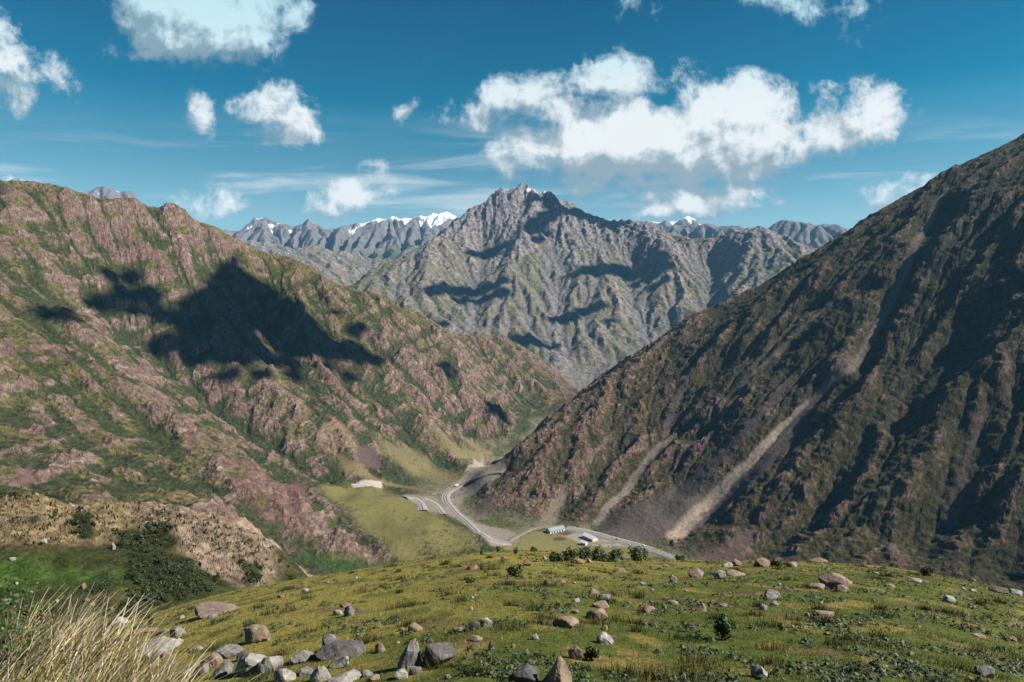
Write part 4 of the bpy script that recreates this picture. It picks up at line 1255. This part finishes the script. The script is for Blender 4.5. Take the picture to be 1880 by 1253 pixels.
for px, by, w_, h_, lab, pal in [
  (945, 1060, 32, 24, 'bushy green shrub standing alone on the upper middle meadow', LIGHTG),
  (1326, 1176, 40, 46, 'tall feathery green shrub in the lower right meadow', LIGHTG),
  (1020, 1032, 26, 15, 'leftmost dark bush of the row on the crest', DARKG), (1046, 1031, 28, 17, 'second dark bush from the left in the row on the crest', DARKG),
  (1073, 1031, 30, 20, 'tallest dark bush of the row on the crest, behind the red slab', DARKG), (1102, 1031, 34, 17, 'broad dark bush of the row on the crest, right of the tallest one', DARKG),
  (1130, 1030, 28, 16, 'dark bush at the right end of the row, by a pale stone', DARKG), (1172, 1030, 46, 18, 'wide olive bush below the bend of the highway on the crest', LIGHTG),
  (1248, 1029, 22, 9, 'low dark bush on the crest left of the wine coloured scree', DARKG),
  (1425, 1041, 27, 14, 'round bright green bush against the pink block', LIGHTG), (1700, 1058, 24, 16, 'dark bush on the skyline of the hill at right', DARKG),
  (884, 1019, 9, 9, 'tiny round bush on the left part of the crest, smallest there', DARKG), (914, 1014, 14, 11, 'small dark bush on the crest left of the dirt track', DARKG),
  (947, 1018, 12, 13, 'small upright bush on the crest under the dirt track', DARKG), (980, 1013, 22, 7, 'flat row shaped bush on the crest below the flat field', DARKG),
  (276, 1152, 18, 24, 'upright one of the twin bushes on the left brow', DARKG), (256, 1160, 24, 14, 'low one of the twin bushes on the left brow', DARKG),
  (535, 1064, 12, 11, 'small dark bush where the rocky spur meets the hill', DARKG), (1088, 1216, 34, 22, 'dark tussock like herb beside the rounded maroon boulder', DARKG),
  (884, 1047, 10, 10, 'small bush at the foot of the brown slanted rock', LIGHTG), (855, 1243, 30, 9, 'low bright herb under the split dark wedge', LIGHTG)]:
    if 1010 < px < 1200 and by < 1035: w_, h_ = w_ * 1.3, h_ * 1.25
    shrub('shrub', px, by, w_, h_, lab, 'shrubs on the grass hill', pal=pal, n=700 if w_ > 20 else 300)
for px, by, w_, h_, lab in [
  (62, 962, 22, 13, 'left dark bush of the pair on the tan slope at far left'), (100, 950, 18, 13, 'right dark bush of the pair on the tan slope at far left'),
  (150, 962, 42, 28, 'big dark bush on the brow of the tan slope at left'), (158, 992, 24, 14, 'dark bush below the big one on the brow at left'),
  (190, 1092, 58, 30, 'large round dark bush under the bright green patch'), (225, 1008, 34, 20, 'dark bush beside the upright whitish boulder'),
  (272, 960, 16, 12, 'small dark bush on the top edge of the rocky spur')]:
    shrub('bush', px, by, w_, h_, lab, 'bushes on the low spur', hit=near_hit(px, by), n=900, pal=DARKG, cat='bush')

def scrub_field():
    """the scrub that reads as a cover: too many bushes to count on the slopes and fans"""
    r = np.random.default_rng(33)
    Vs, Fs, Cs = [], [], []; off = 0
    def add(p, w, h, n, sz, pal):
        nonlocal off
        V, F, c = leaf_cloud(n, w, h, sz, r, pal, 5)
        Vs.append(V + np.array(p) - np.array((0, 0, .08 * h))); Fs.append(F + off); Cs.append(c); off += len(V)
    def inside(P, x, y):
        c = False; n = len(P)
        for i in range(n):
            (x0, y0), (x1, y1) = P[i], P[(i + 1) % n]
            if (y0 > y) != (y1 > y) and x < (x1 - x0) * (y - y0) / (y1 - y0) + x0: c = not c
        return c
    zones = [
      ([(205, 972), (330, 962), (322, 1002), (300, 1018), (225, 1012)], 70, 2.4, 90), ([(225, 1022), (330, 1020), (430, 1075), (330, 1110), (215, 1130), (240, 1078)], 150, 2.4, 90),
      ([(128, 944), (168, 944), (175, 990), (145, 995)], 16, 2.2, 90), ([(440, 1035), (478, 1038), (480, 1070), (448, 1072)], 22, 2.2, 80), ([(330, 940), (480, 985), (540, 1050), (430, 1030), (340, 980)], 110, 1.5, 60), ([(250, 925), (330, 935), (300, 970), (240, 960)], 24, 1.6, 60), ([(0, 935), (120, 930), (250, 925), (200, 960), (20, 990)], 26, 1.0, 50),
      ([(-10, 905), (100, 908), (110, 918), (-10, 922)], 26, 3.2, 60),
      ([(800, 960), (850, 975), (882, 1004), (800, 1030), (760, 1030)], 110, 4.5, 24), ([(590, 905), (640, 935), (690, 985), (735, 1032), (690, 1030), (640, 980)], 90, 4.5, 24),
      ([(640, 870), (750, 885), (830, 890), (860, 870), (760, 850), (700, 830)], 90, 4.5, 22), ([(690, 935), (800, 950), (840, 990), (740, 1010)], 26, 3.5, 20),
      ([(1095, 972), (1160, 990), (1255, 1020), (1200, 1012), (1120, 985)], 50, 4, 18), ([(760, 990), (870, 1000), (860, 1030), (740, 1036)], 60, 5, 24)]
    for P, n, w, nl in zones:
        xs = [p[0] for p in P]; ys = [p[1] for p in P]; k = 0
        while k < n:
            px, py = r.uniform(min(xs), max(xs)), r.uniform(min(ys), max(ys))
            if not inside(P, px, py): continue
            k += 1
            h = near_hit(px, py, n=700)
            ww = w * r.uniform(.6, 1.5)
            add(h, ww, ww * r.uniform(.5, .8), nl, .13 * ww ** .8, DARKG)
    o = tri_mesh('scrub', np.concatenate(Vs), np.concatenate(Fs), np.concatenate(Cs), LEAF)
    o['kind'] = 'stuff'
scrub_field()

# ------------------------------------------------------------------ the straw in the corner
def straw():
    r = np.random.default_rng(4)
    e = bpy.data.objects.new('dry_grass_clump', None); S.collection.objects.link(e)
    e.location = (-2.2, 3.2, float(fg_z(-2.2, 3.2)))
    tag(e, 'clump of tall straw coloured dry grass leaning right in the bottom left corner', 'dry grass')
    def strands(name, n, hmin, hmax, wid, pal, spread, lean):
        Vs, Fs, Cs = [], [], []
        K = 6
        for i in range(n):
            bx = -2.85 + 1.25 * r.uniform(0, 1) ** 1.15; by = 3.2 + r.normal(0, .28)
            bz = float(fg_z(bx, by)) - .02
            h = r.uniform(hmin, hmax); l = r.normal(lean, .34) * h; ly = r.normal(0, .3) * h
            t = np.linspace(0, 1, K)
            cx = bx + l * t ** r.uniform(1.0, 1.35); cy = by + ly * t ** 1.5; cz = bz + h * (t - .18 * t ** 3 * abs(l) / h)
            w = wid * r.uniform(.6, 1.3) * (1 - .75 * t)
            a = r.uniform(-.6, .6)
            sx, sy = np.cos(a) * w, np.sin(a) * w
            V = np.empty((K, 2, 3)); V[:, 0] = np.stack([cx - sx, cy - sy, cz], 1); V[:, 1] = np.stack([cx + sx, cy + sy, cz], 1)
            o = len(Vs) * K * 2
            Vs.append(V.reshape(-1, 3))
            q = np.arange(K - 1) * 2 + o
            Fs.append(np.stack([q, q + 1, q + 3, q + 2], 1))
            c = np.array(pal[int(r.integers(0, len(pal)))]) * r.uniform(.7, 1.25)
            Cs.append(np.repeat(c[None], K * 2, 0))
        o = tri_mesh(name, np.concatenate(Vs) - np.array(e.location), np.concatenate(Fs), np.concatenate(Cs), BLADE, e)
    strands('stems', 2900, .12, .36, .0027, [(.46, .35, .17), (.54, .45, .29), (.58, .52, .42), (.34, .24, .10)], .62, .5)
    strands('leaves', 1300, .08, .22, .0050, [(.34, .27, .13), (.10, .11, .03), (.52, .44, .30)], .6, .5)
    e2 = bpy.data.objects.new('green_herb', None); S.collection.objects.link(e2)
    e2.location = (-2.50, 3.05, float(fg_z(-2.50, 3.05)))
    tag(e2, 'leafy green herb low in the bottom left corner under the straw', 'herb')
    V, F, c = leaf_cloud(1100, .75, .42, .013, r, [(.030, .060, .012), (.045, .075, .018), (.02, .04, .01)], 8)
    tri_mesh('foliage', V, F, c, LEAF, e2)
    st = bpy.data.objects.new('stems', twigs(.6, .4, r)); S.collection.objects.link(st); st.parent = e2
straw()

# ------------------------------------------------------------------ roads
def plain(name, c, rough=.9, spec=.1, var=.0, scale=1.0):
    m, nt, b = newmat(name)
    b.inputs['Base Color'].default_value = (*c, 1); b.inputs['Roughness'].default_value = rough; b.inputs['Specular IOR Level'].default_value = spec
    if var:
        g = N(nt, 'ShaderNodeNewGeometry'); n = N(nt, 'ShaderNodeTexNoise', ins={'Scale': scale, 'Detail': 5})
        nt.links.new(g.outputs['Position'], n.inputs['Vector'])
        rp = N(nt, 'ShaderNodeMapRange', ins={'To Min': 1 - var, 'To Max': 1 + var, 'From Min': .3, 'From Max': .7}); nt.links.new(n.outputs['Fac'], rp.inputs['Value'])
        v = N(nt, 'ShaderNodeVectorMath', operation='SCALE'); v.inputs[0].default_value = c
        nt.links.new(rp.outputs[0], v.inputs['Scale']); nt.links.new(v.outputs[0], b.inputs['Base Color'])
    return m
ASPH = plain('asphalt', (.115, .115, .117), .9, .1, .2, .2); SHOULD = plain('gravel', (.20, .175, .145), .95, .05, .3, .25); PAINT = plain('road_paint', (.40, .40, .39))
DIRT = plain('dirt', (.150, .125, .095), .95, .05, .3, .2)
WHITE = plain('whitewash', (.50, .49, .47), .8, .1, .08, .4); BLUE = plain('roof_sheet', (.17, .215, .235), .5, .3, .12, .6); DARK = plain('dark_opening', (.02, .018, .016))
GREYC = plain('concrete', (.22, .20, .175), .9, .1, .2, .5); TYRE = plain('tyre', (.02, .02, .02)); GLASS = plain('glass', (.03, .04, .05), .1, .5); WOOD = plain('pole_wood', (.07, .055, .042))

def path(pts, step=8.0, smooth=6):
    P = hits(pts)
    d = np.concatenate([[0], np.cumsum(np.hypot(*(P[1:, :2] - P[:-1, :2]).T))])
    t = np.arange(0, d[-1], step)
    Q = np.stack([np.interp(t, d, P[:, i]) for i in range(3)], 1)
    Q[:, 2] = NF.sample(NF.z, Q[:, 0], Q[:, 1])
    for _ in range(smooth):
        R_ = Q.copy(); R_[1:-1] = (Q[:-2] + 2 * Q[1:-1] + Q[2:]) / 4; Q = R_
    return Q

def ribbon(name, Q, offs, lift, mat, skirt=0.0):
    """offs: sideways offsets of the left and right edge; skirt lets the edge run down into the ground"""
    T = np.gradient(Q[:, :2], axis=0); T /= np.linalg.norm(T, axis=1, keepdims=True) + 1e-9
    nrm = np.stack([-T[:, 1], T[:, 0]], 1)
    rows = [(offs[0], lift), (offs[1], lift)]
    if skirt: rows = [(offs[0] - 2.5, lift - skirt)] + rows + [(offs[1] + 2.5, lift - skirt)]
    V = np.stack([np.concatenate([Q[:, :2] + nrm * o, (Q[:, 2] + l)[:, None]], 1) for o, l in rows], 1)
    k = len(rows); n = len(Q)
    idx = np.arange(n * k).reshape(n, k)
    F = np.stack([idx[:-1, :-1], idx[1:, :-1], idx[1:, 1:], idx[:-1, 1:]], -1).reshape(-1, 4)[:, ::-1]
    o = tri_mesh(name, V.reshape(-1, 3), F, None, mat); o['kind'] = 'structure'
    return o
HWY = [[(1262, 1034), (1228, 1021), (1200, 1011), (1170, 1002), (1140, 994), (1110, 986), (1085, 979), (1060, 973), (1036, 968)],
       [(935, 998), (905, 996), (885, 986), (868, 973), (848, 954), (832, 939), (820, 925), (815, 913), (822, 903), (838, 894), (858, 885), (878, 876), (900, 868), (915, 865), (930, 864)],
       [(740, 913), (755, 914), (766, 920), (772, 930), (774, 940)], [(776, 917), (790, 922), (802, 932), (813, 946)]]
ROADQ = []
for pl in HWY:
    Q = path(pl); ROADQ.append(Q)
    ribbon('road_shoulder', Q, (-9.5, 9.5), .9, SHOULD, 3.0)
    ribbon('road', Q, (-5.8, 5.8), 1.0, ASPH)
    for a, b in ((-5.5, -4.9), (4.9, 5.5), (-.35, .35)):
        ribbon('road_marking', Q, (a, b), 1.06, PAINT)
Q = path([(1036, 968), (1010, 966), (985, 968), (965, 976), (948, 986), (930, 995)])
ribbon('dirt_track', Q, (-4, 4), .7, DIRT, 2.0)
Q = path([(1130, 997), (1105, 997), (1085, 999), (1070, 1000)])
ribbon('dirt_track', Q, (-3, 3), .7, DIRT, 2.0)

# ------------------------------------------------------------------ buildings, vehicles, poles
def box(bm, x0, x1, y0, y1, z0, z1):
    v = [bm.verts.new(p) for p in ((x0, y0, z0), (x1, y0, z0), (x1, y1, z0), (x0, y1, z0), (x0, y0, z1), (x1, y0, z1), (x1, y1, z1), (x0, y1, z1))]
    for f in ((0, 3, 2, 1), (4, 5, 6, 7), (0, 1, 5, 4), (1, 2, 6, 5), (2, 3, 7, 6), (3, 0, 4, 7)): bm.faces.new([v[i] for i in f])
def cyl(bm, x, y, z, r, h, axis='Z', seg=12):
    M = Matrix.Translation((x, y, z))
    if axis == 'Y': M = M @ Matrix.Rotation(math.pi / 2, 4, 'X')
    bmesh.ops.create_cone(bm, cap_ends=True, segments=seg, radius1=r, radius2=r, depth=h, matrix=M)
def part(name, bm, mat, parent):
    bmesh.ops.recalc_face_normals(bm, faces=bm.faces)
    me = bpy.data.meshes.new(name); bm.to_mesh(me); bm.free(); me.materials.append(mat)
    o = bpy.data.objects.new(name, me); S.collection.objects.link(o); o.parent = parent
    return o
def gable_house(name, A, B, depth, eave, ridge, wallm, roofm, label, doors, windows=()):
    A, B = near_hit(*A), near_hit(*B)
    d = B - A; L = math.hypot(d[0], d[1])
    e = bpy.data.objects.new(name, None); S.collection.objects.link(e)
    e.location = (A[0], A[1], min(A[2], B[2]) + .2); e.rotation_euler = (0, 0, math.atan2(d[1], d[0]))
    tag(e, label, 'building')
    bm = bmesh.new()
    pts = [(0, 0, -2), (L, 0, -2), (L, depth, -2), (0, depth, -2), (0, 0, eave), (L, 0, eave), (L, depth, eave), (0, depth, eave), (0, depth / 2, ridge), (L, depth / 2, ridge)]
    v = [bm.verts.new(p) for p in pts]
    for f in ((0, 1, 5, 4), (2, 3, 7, 6), (1, 2, 6, 9, 5), (3, 0, 4, 8, 7), (0, 3, 2, 1), (4, 5, 9, 8), (6, 7, 8, 9)): bm.faces.new([v[i] for i in f])
    part('wall', bm, wallm, e)
    bm = bmesh.new(); o = .7; sl_ = (ridge - eave) / (depth / 2)
    for sgn in (0, 1):
        y0, y1 = (-o, depth / 2) if sgn == 0 else (depth + o, depth / 2)
        z0 = eave - o * sl_ + .12; z1 = ridge + .12
        q = [(-o, y0, z0), (L + o, y0, z0), (L + o, y1, z1), (-o, y1, z1)]
        a = [bm.verts.new(p) for p in q]; b = [bm.verts.new((p[0], p[1], p[2] + .25)) for p in q]
        bm.faces.new(a[::-1]); bm.faces.new(b)
        for i in range(4): bm.faces.new((a[i], a[(i + 1) % 4], b[(i + 1) % 4], b[i]))
    part('roof', bm, roofm, e)
    for x0, x1, h in doors:
        bm = bmesh.new(); box(bm, x0 * L, x1 * L, -.12, .05, -.3, h); part('doorway', bm, DARK, e)
    for x0, x1, z0, z1 in windows:
        bm = bmesh.new(); box(bm, x0 * L, x1 * L, -.10, .05, z0, z1); part('window', bm, GLASS, e)
    return e
gable_house('barn', (1010, 981), (1037, 975.5), 13, 4.6, 8.0, WHITE, BLUE, 'long white barn with a pale blue roof and a row of dark doorways', [(.10, .17, 3), (.26, .34, 3), (.44, .52, 3), (.62, .70, 3), (.80, .88, 3)])
gable_house('white_house', (1069, 988.5), (1088, 995.5), 12, 5.2, 8.2, WHITE, plain('white_sheet', (.52, .52, .51), .5, .3, .06, .5), 'larger white house with a white roof on the gravel yard', [(.3, .42, 3)], [(.08, .16, 1.2, 2.6), (.6, .68, 1.2, 2.6), (.8, .88, 1.2, 2.6)])
gable_house('white_house', (1066, 1001), (1075, 1003), 7, 4.2, 6.6, WHITE, plain('white_sheet', (.52, .52, .51), .5, .3, .06, .5), 'small white house in front of the larger one at the field edge', [(.55, .75, 2.6)], [(.15, .35, 1.1, 2.3)])

def vehicle(name, qi, t, side, kind, label, cat):
    Q = ROADQ[qi]; i = int(t * (len(Q) - 2)); d = Q[i + 1] - Q[i]
    e = bpy.data.objects.new(name, None); S.collection.objects.link(e)
    n = np.array((-d[1], d[0])) / math.hypot(d[0], d[1])
    e.location = (Q[i][0] + n[0] * side, Q[i][1] + n[1] * side, Q[i][2] + 1.07); e.rotation_euler = (0, 0, math.atan2(d[1], d[0]))
    tag(e, label, cat)
    if kind == 'lorry':
        bm = bmesh.new(); box(bm, -4.6, 2.2, -1.25, 1.25, 1.0, 3.7); bmesh.ops.bevel(bm, geom=bm.edges[:], offset=.06, segments=1); part('cargo_box', bm, WHITE, e)
        bm = bmesh.new(); box(bm, 2.4, 4.4, -1.2, 1.2, .6, 3.0); bmesh.ops.bevel(bm, geom=bm.edges[:], offset=.2, segments=2); part('cab', bm, WHITE, e)
        bm = bmesh.new(); box(bm, 4.30, 4.44, -1.0, 1.0, 1.7, 2.7); part('windscreen', bm, GLASS, e)
        bm = bmesh.new(); box(bm, -4.4, 2.6, -.5, .5, .6, 1.0); part('chassis', bm, DARK, e)
        ws = [(3.3, .5), (-2.2, .5), (-3.4, .5)]
    else:
        m = WHITE if kind[0] == 'w' else plain('dark_car_paint', (.02, .022, .026), .3, .5)
        tall = 1.9 if 'van' in kind else 1.45
        prof = [(-2.2, .35), (2.2, .35), (2.25, .8), (1.3, .95), (.7, tall), (-1.9, tall), (-2.25, .9)]
        bm = bmesh.new()
        a = [bm.verts.new((x, -.88, z)) for x, z in prof]; b = [bm.verts.new((x, .88, z)) for x, z in prof]
        bm.faces.new(a); bm.faces.new(b[::-1])
        for k in range(7): bm.faces.new((a[k], b[k], b[(k + 1) % 7], a[(k + 1) % 7]))
        bmesh.ops.bevel(bm, geom=bm.edges[:], offset=.06, segments=1)
        part('body', bm, m, e)
        bm = bmesh.new(); box(bm, -1.7, .6, -.91, .91, 1.0, tall - .15); part('window', bm, GLASS, e)
        ws = [(1.35, .33), (-1.35, .33)]
    for x, r in ws:
        for y in (-.85, .85):
            bm = bmesh.new(); cyl(bm, x, y, r, r, .25, 'Y'); part('wheel', bm, TYRE, e)
vehicle('lorry', 1, .80, 2.4, 'lorry', 'white lorry climbing the highway beside the pale cutting', 'lorry')
vehicle('car', 1, .16, -2.4, 'w', 'white car on the highway below the scrubby meadow', 'car')
vehicle('car', 0, .60, 2.4, 'd', 'dark car on the highway right of the white houses', 'car')
vehicle('van', 0, .38, -2.4, 'wvan', 'white van on the highway near the right bend', 'van')

def pole(px, py, h, label):
    p = near_hit(px, py)
    e = bpy.data.objects.new('utility_pole', None); S.collection.objects.link(e); e.location = p
    tag(e, label, 'utility pole', 'poles by the highway')
    bm = bmesh.new(); bmesh.ops.create_cone(bm, cap_ends=True, segments=8, radius1=.32, radius2=.2, depth=h + 1, matrix=Matrix.Translation((0, 0, h / 2 - .5))); part('post', bm, WOOD, e)
    bm = bmesh.new(); box(bm, -1.6, 1.6, -.35, -.2, h - 1.3, h - 1.0); part('crossarm', bm, WOOD, e)
    for x in (-1.3, 0, 1.3):
        bm = bmesh.new(); cyl(bm, x, -.27, h - .85, .1, .3); part('insulator', bm, WHITE, e)
pole(846.5, 943, 15, 'tall utility pole on the gravel inside the highway bend')
pole(834, 914, 10, 'shorter utility pole at the inner edge of the highway bend')
pole(806, 915, 10, 'utility pole left of the highway bend by the cutting')

def wall_run(a, b, h, label):
    P, Q_ = near_hit(*a), near_hit(*b)
    d = Q_ - P; L = math.hypot(d[0], d[1])
    bm = bmesh.new(); box(bm, 0, L, -.5, .5, -2, h)
    for k in range(1, int(L / 6)): box(bm, k * 6 - .3, k * 6 + .3, -.8, -.5, -2, h + .2)
    bmesh.ops.recalc_face_normals(bm, faces=bm.faces)
    me = bpy.data.meshes.new('retaining_wall'); bm.to_mesh(me); bm.free(); me.materials.append(GREYC)
    o = bpy.data.objects.new('retaining_wall', me); S.collection.objects.link(o)
    o.location = (P[0], P[1], min(P[2], Q_[2])); o.rotation_euler = (0, 0, math.atan2(d[1], d[0]))
    tag(o, label, 'wall')
wall_run((746, 908), (800, 907), 2.2, 'low pale wall above the two short loops of the road')

# ------------------------------------------------------------------ the air
def haze():
    me = bpy.data.meshes.new('haze')
    x0, x1, y0, y1, z0, z1 = -12500, 12500, -600, 13600, -900, 1350
    vs = [(x, y, z) for z in (z0, z1) for y in (y0, y1) for x in (x0, x1)]
    fs = [(0, 2, 3, 1), (4, 5, 7, 6), (0, 1, 5, 4), (2, 6, 7, 3), (0, 4, 6, 2), (1, 3, 7, 5)]
    me.from_pydata(vs, [], fs); me.update()
    m = bpy.data.materials.new('haze'); m.use_nodes = True
    nt = m.node_tree; nt.nodes.clear()
    out = nt.nodes.new('ShaderNodeOutputMaterial'); v = nt.nodes.new('ShaderNodeVolumePrincipled')
    v.inputs['Color'].default_value = (.26, .60, 1.0, 1); v.inputs['Density'].default_value = HAZE_D; v.inputs['Anisotropy'].default_value = 0.0
    nt.links.new(v.outputs[0], out.inputs['Volume'])
    me.materials.append(m)
    o = bpy.data.objects.new('haze', me); S.collection.objects.link(o); o['kind'] = 'stuff'
HAZE_D = 2.3e-5
haze()

# ------------------------------------------------------------------ clouds overhead, beyond the frame: their shadows lie on the slopes
def cloud(name, spots, F, alt, label, seed, **kw):
    """spots: photograph x, y, half width in photograph pixels of the patches that the cloud shades"""
    r = np.random.default_rng(seed)
    bm = bmesh.new()
    s = np.array(SUN)
    for (px, py, rad) in spots:
        P = near_hit(px, py, F, **kw)
        t = (alt - P[2]) / s[2]
        c = P + s * t
        R = rad * P[1] / FPX * (1.35 if F is MF else 1.08)
        res = bmesh.ops.create_icosphere(bm, subdivisions=3, radius=1.0)
        ph = r.uniform(0, 9, 3)
        for v in res['verts']:
            d = v.co.normalized()
            n = (math.sin(3.1 * d.x + ph[0]) * math.sin(2.7 * d.y + ph[1]) + math.sin(4.3 * d.z + ph[2]) * math.sin(5.1 * d.x + ph[1]) * .6
                 + math.sin(9.1 * d.y + ph[0]) * math.sin(8.3 * d.z + ph[1]) * .35 + math.sin(15.0 * d.x + ph[2]) * math.sin(13.0 * d.y + ph[0]) * .2)
            v.co = Vector(c) + d * R * (1 + .16 * n)
    me = bpy.data.meshes.new(name); bm.to_mesh(me); bm.free()
    for p in me.polygons: p.use_smooth = True
    me.materials.append(CLOUD_MAT)
    o = bpy.data.objects.new(name, me); S.collection.objects.link(o)
    tag(o, label, 'cloud', 'clouds overhead that shade the slopes')
    return o
CLOUD_MAT, _nt, _b = newmat('cloud_white'); _b.inputs['Base Color'].default_value = (.85, .85, .85, 1)
kn = dict(y0=600, y1=2950)
big_ = [(431, 478, 9), (428, 500, 22), (420, 530, 36), (455, 520, 26), (490, 540, 26), (450, 560, 50), (520, 565, 28), (500, 600, 50), (550, 590, 32), (585, 610, 30), (400, 580, 36), (430, 620, 46),
        (560, 635, 38), (610, 640, 32), (650, 645, 28), (655, 605, 16), (680, 660, 20), (615, 575, 10), (340, 600, 34), (380, 640, 40), (310, 630, 26), (300, 580, 24), (270, 545, 26), (230, 540, 22), (200, 555, 20),
        (165, 560, 16), (130, 570, 14), (95, 570, 10), (205, 505, 20), (240, 510, 16), (480, 650, 34), (530, 665, 26), (440, 665, 20), (600, 672, 14), (360, 660, 22), (700, 665, 8), (375, 560, 26), (355, 600, 26), (385, 600, 30), (405, 640, 30), (415, 600, 30), (345, 565, 22), (640, 690, 16), (540, 690, 18), (480, 690, 18), (420, 690, 18), (110, 575, 18), (498, 622, 24), (508, 640, 20), (488, 608, 18), (515, 625, 18), (60, 570, 12), (85, 572, 14), (120, 580, 18), (75, 565, 10), (430, 588, 32), (445, 600, 28), (455, 572, 24), (385, 545, 28), (400, 532, 22), (365, 560, 22), (372, 592, 28), (415, 560, 34), (430, 540, 30), (180, 560, 20), (150, 590, 12), (245, 570, 18)]
cloud('cloud', big_, NF, 1950., 'large ragged cloud whose shadow lies black across the left mountain', 1, **kn)
cloud('cloud', [(905, 745, 16), (915, 762, 18), (930, 775, 12), (900, 755, 12), (820, 670, 12), (822, 690, 10)], NF, 2000., 'small cloud that shades the gully above the road', 2, **kn)
km = dict(y0=2700, y1=7000)
for i, (sp, lab) in enumerate([
  ([(868, 466, 8), (885, 470, 13), (900, 465, 10), (912, 468, 5)], 'small cloud that shades the left shoulder of the far peak'),
  ([(1065, 500, 10), (1085, 497, 14), (1110, 495, 17), (1140, 497, 16), (1170, 502, 14), (1195, 510, 11), (1217, 516, 8)], 'long flat cloud that shades the middle of the far peak'),
  ([(785, 540, 8), (800, 532, 13), (825, 530, 15), (850, 536, 14), (862, 550, 10), (890, 532, 14), (915, 538, 14), (840, 552, 10), (815, 595, 9)], 'cloud that shades the lower left flank of the far peak'),
  ([(945, 620, 10), (965, 625, 16), (990, 630, 14), (1010, 640, 8)], 'cloud that shades the lowest spur of the far peak'),
  ([(1020, 585, 10), (1045, 580, 14), (1070, 575, 14), (1090, 565, 11), (1120, 590, 8)], 'cloud that shades the scree gully of the far peak'),
  ([(985, 362, 8), (1000, 368, 10), (1015, 372, 10), (1035, 386, 10), (1055, 392, 10), (1075, 396, 9), (1095, 402, 9), (1120, 408, 9), (1135, 412, 8), (1000, 400, 12), (985, 415, 14), (970, 425, 10), (1000, 430, 8), (985, 440, 8)], 'cloud that shades the summit crest of the far peak')]):
    cloud('cloud', sp, MF, 2700., lab, 10 + i, **km)
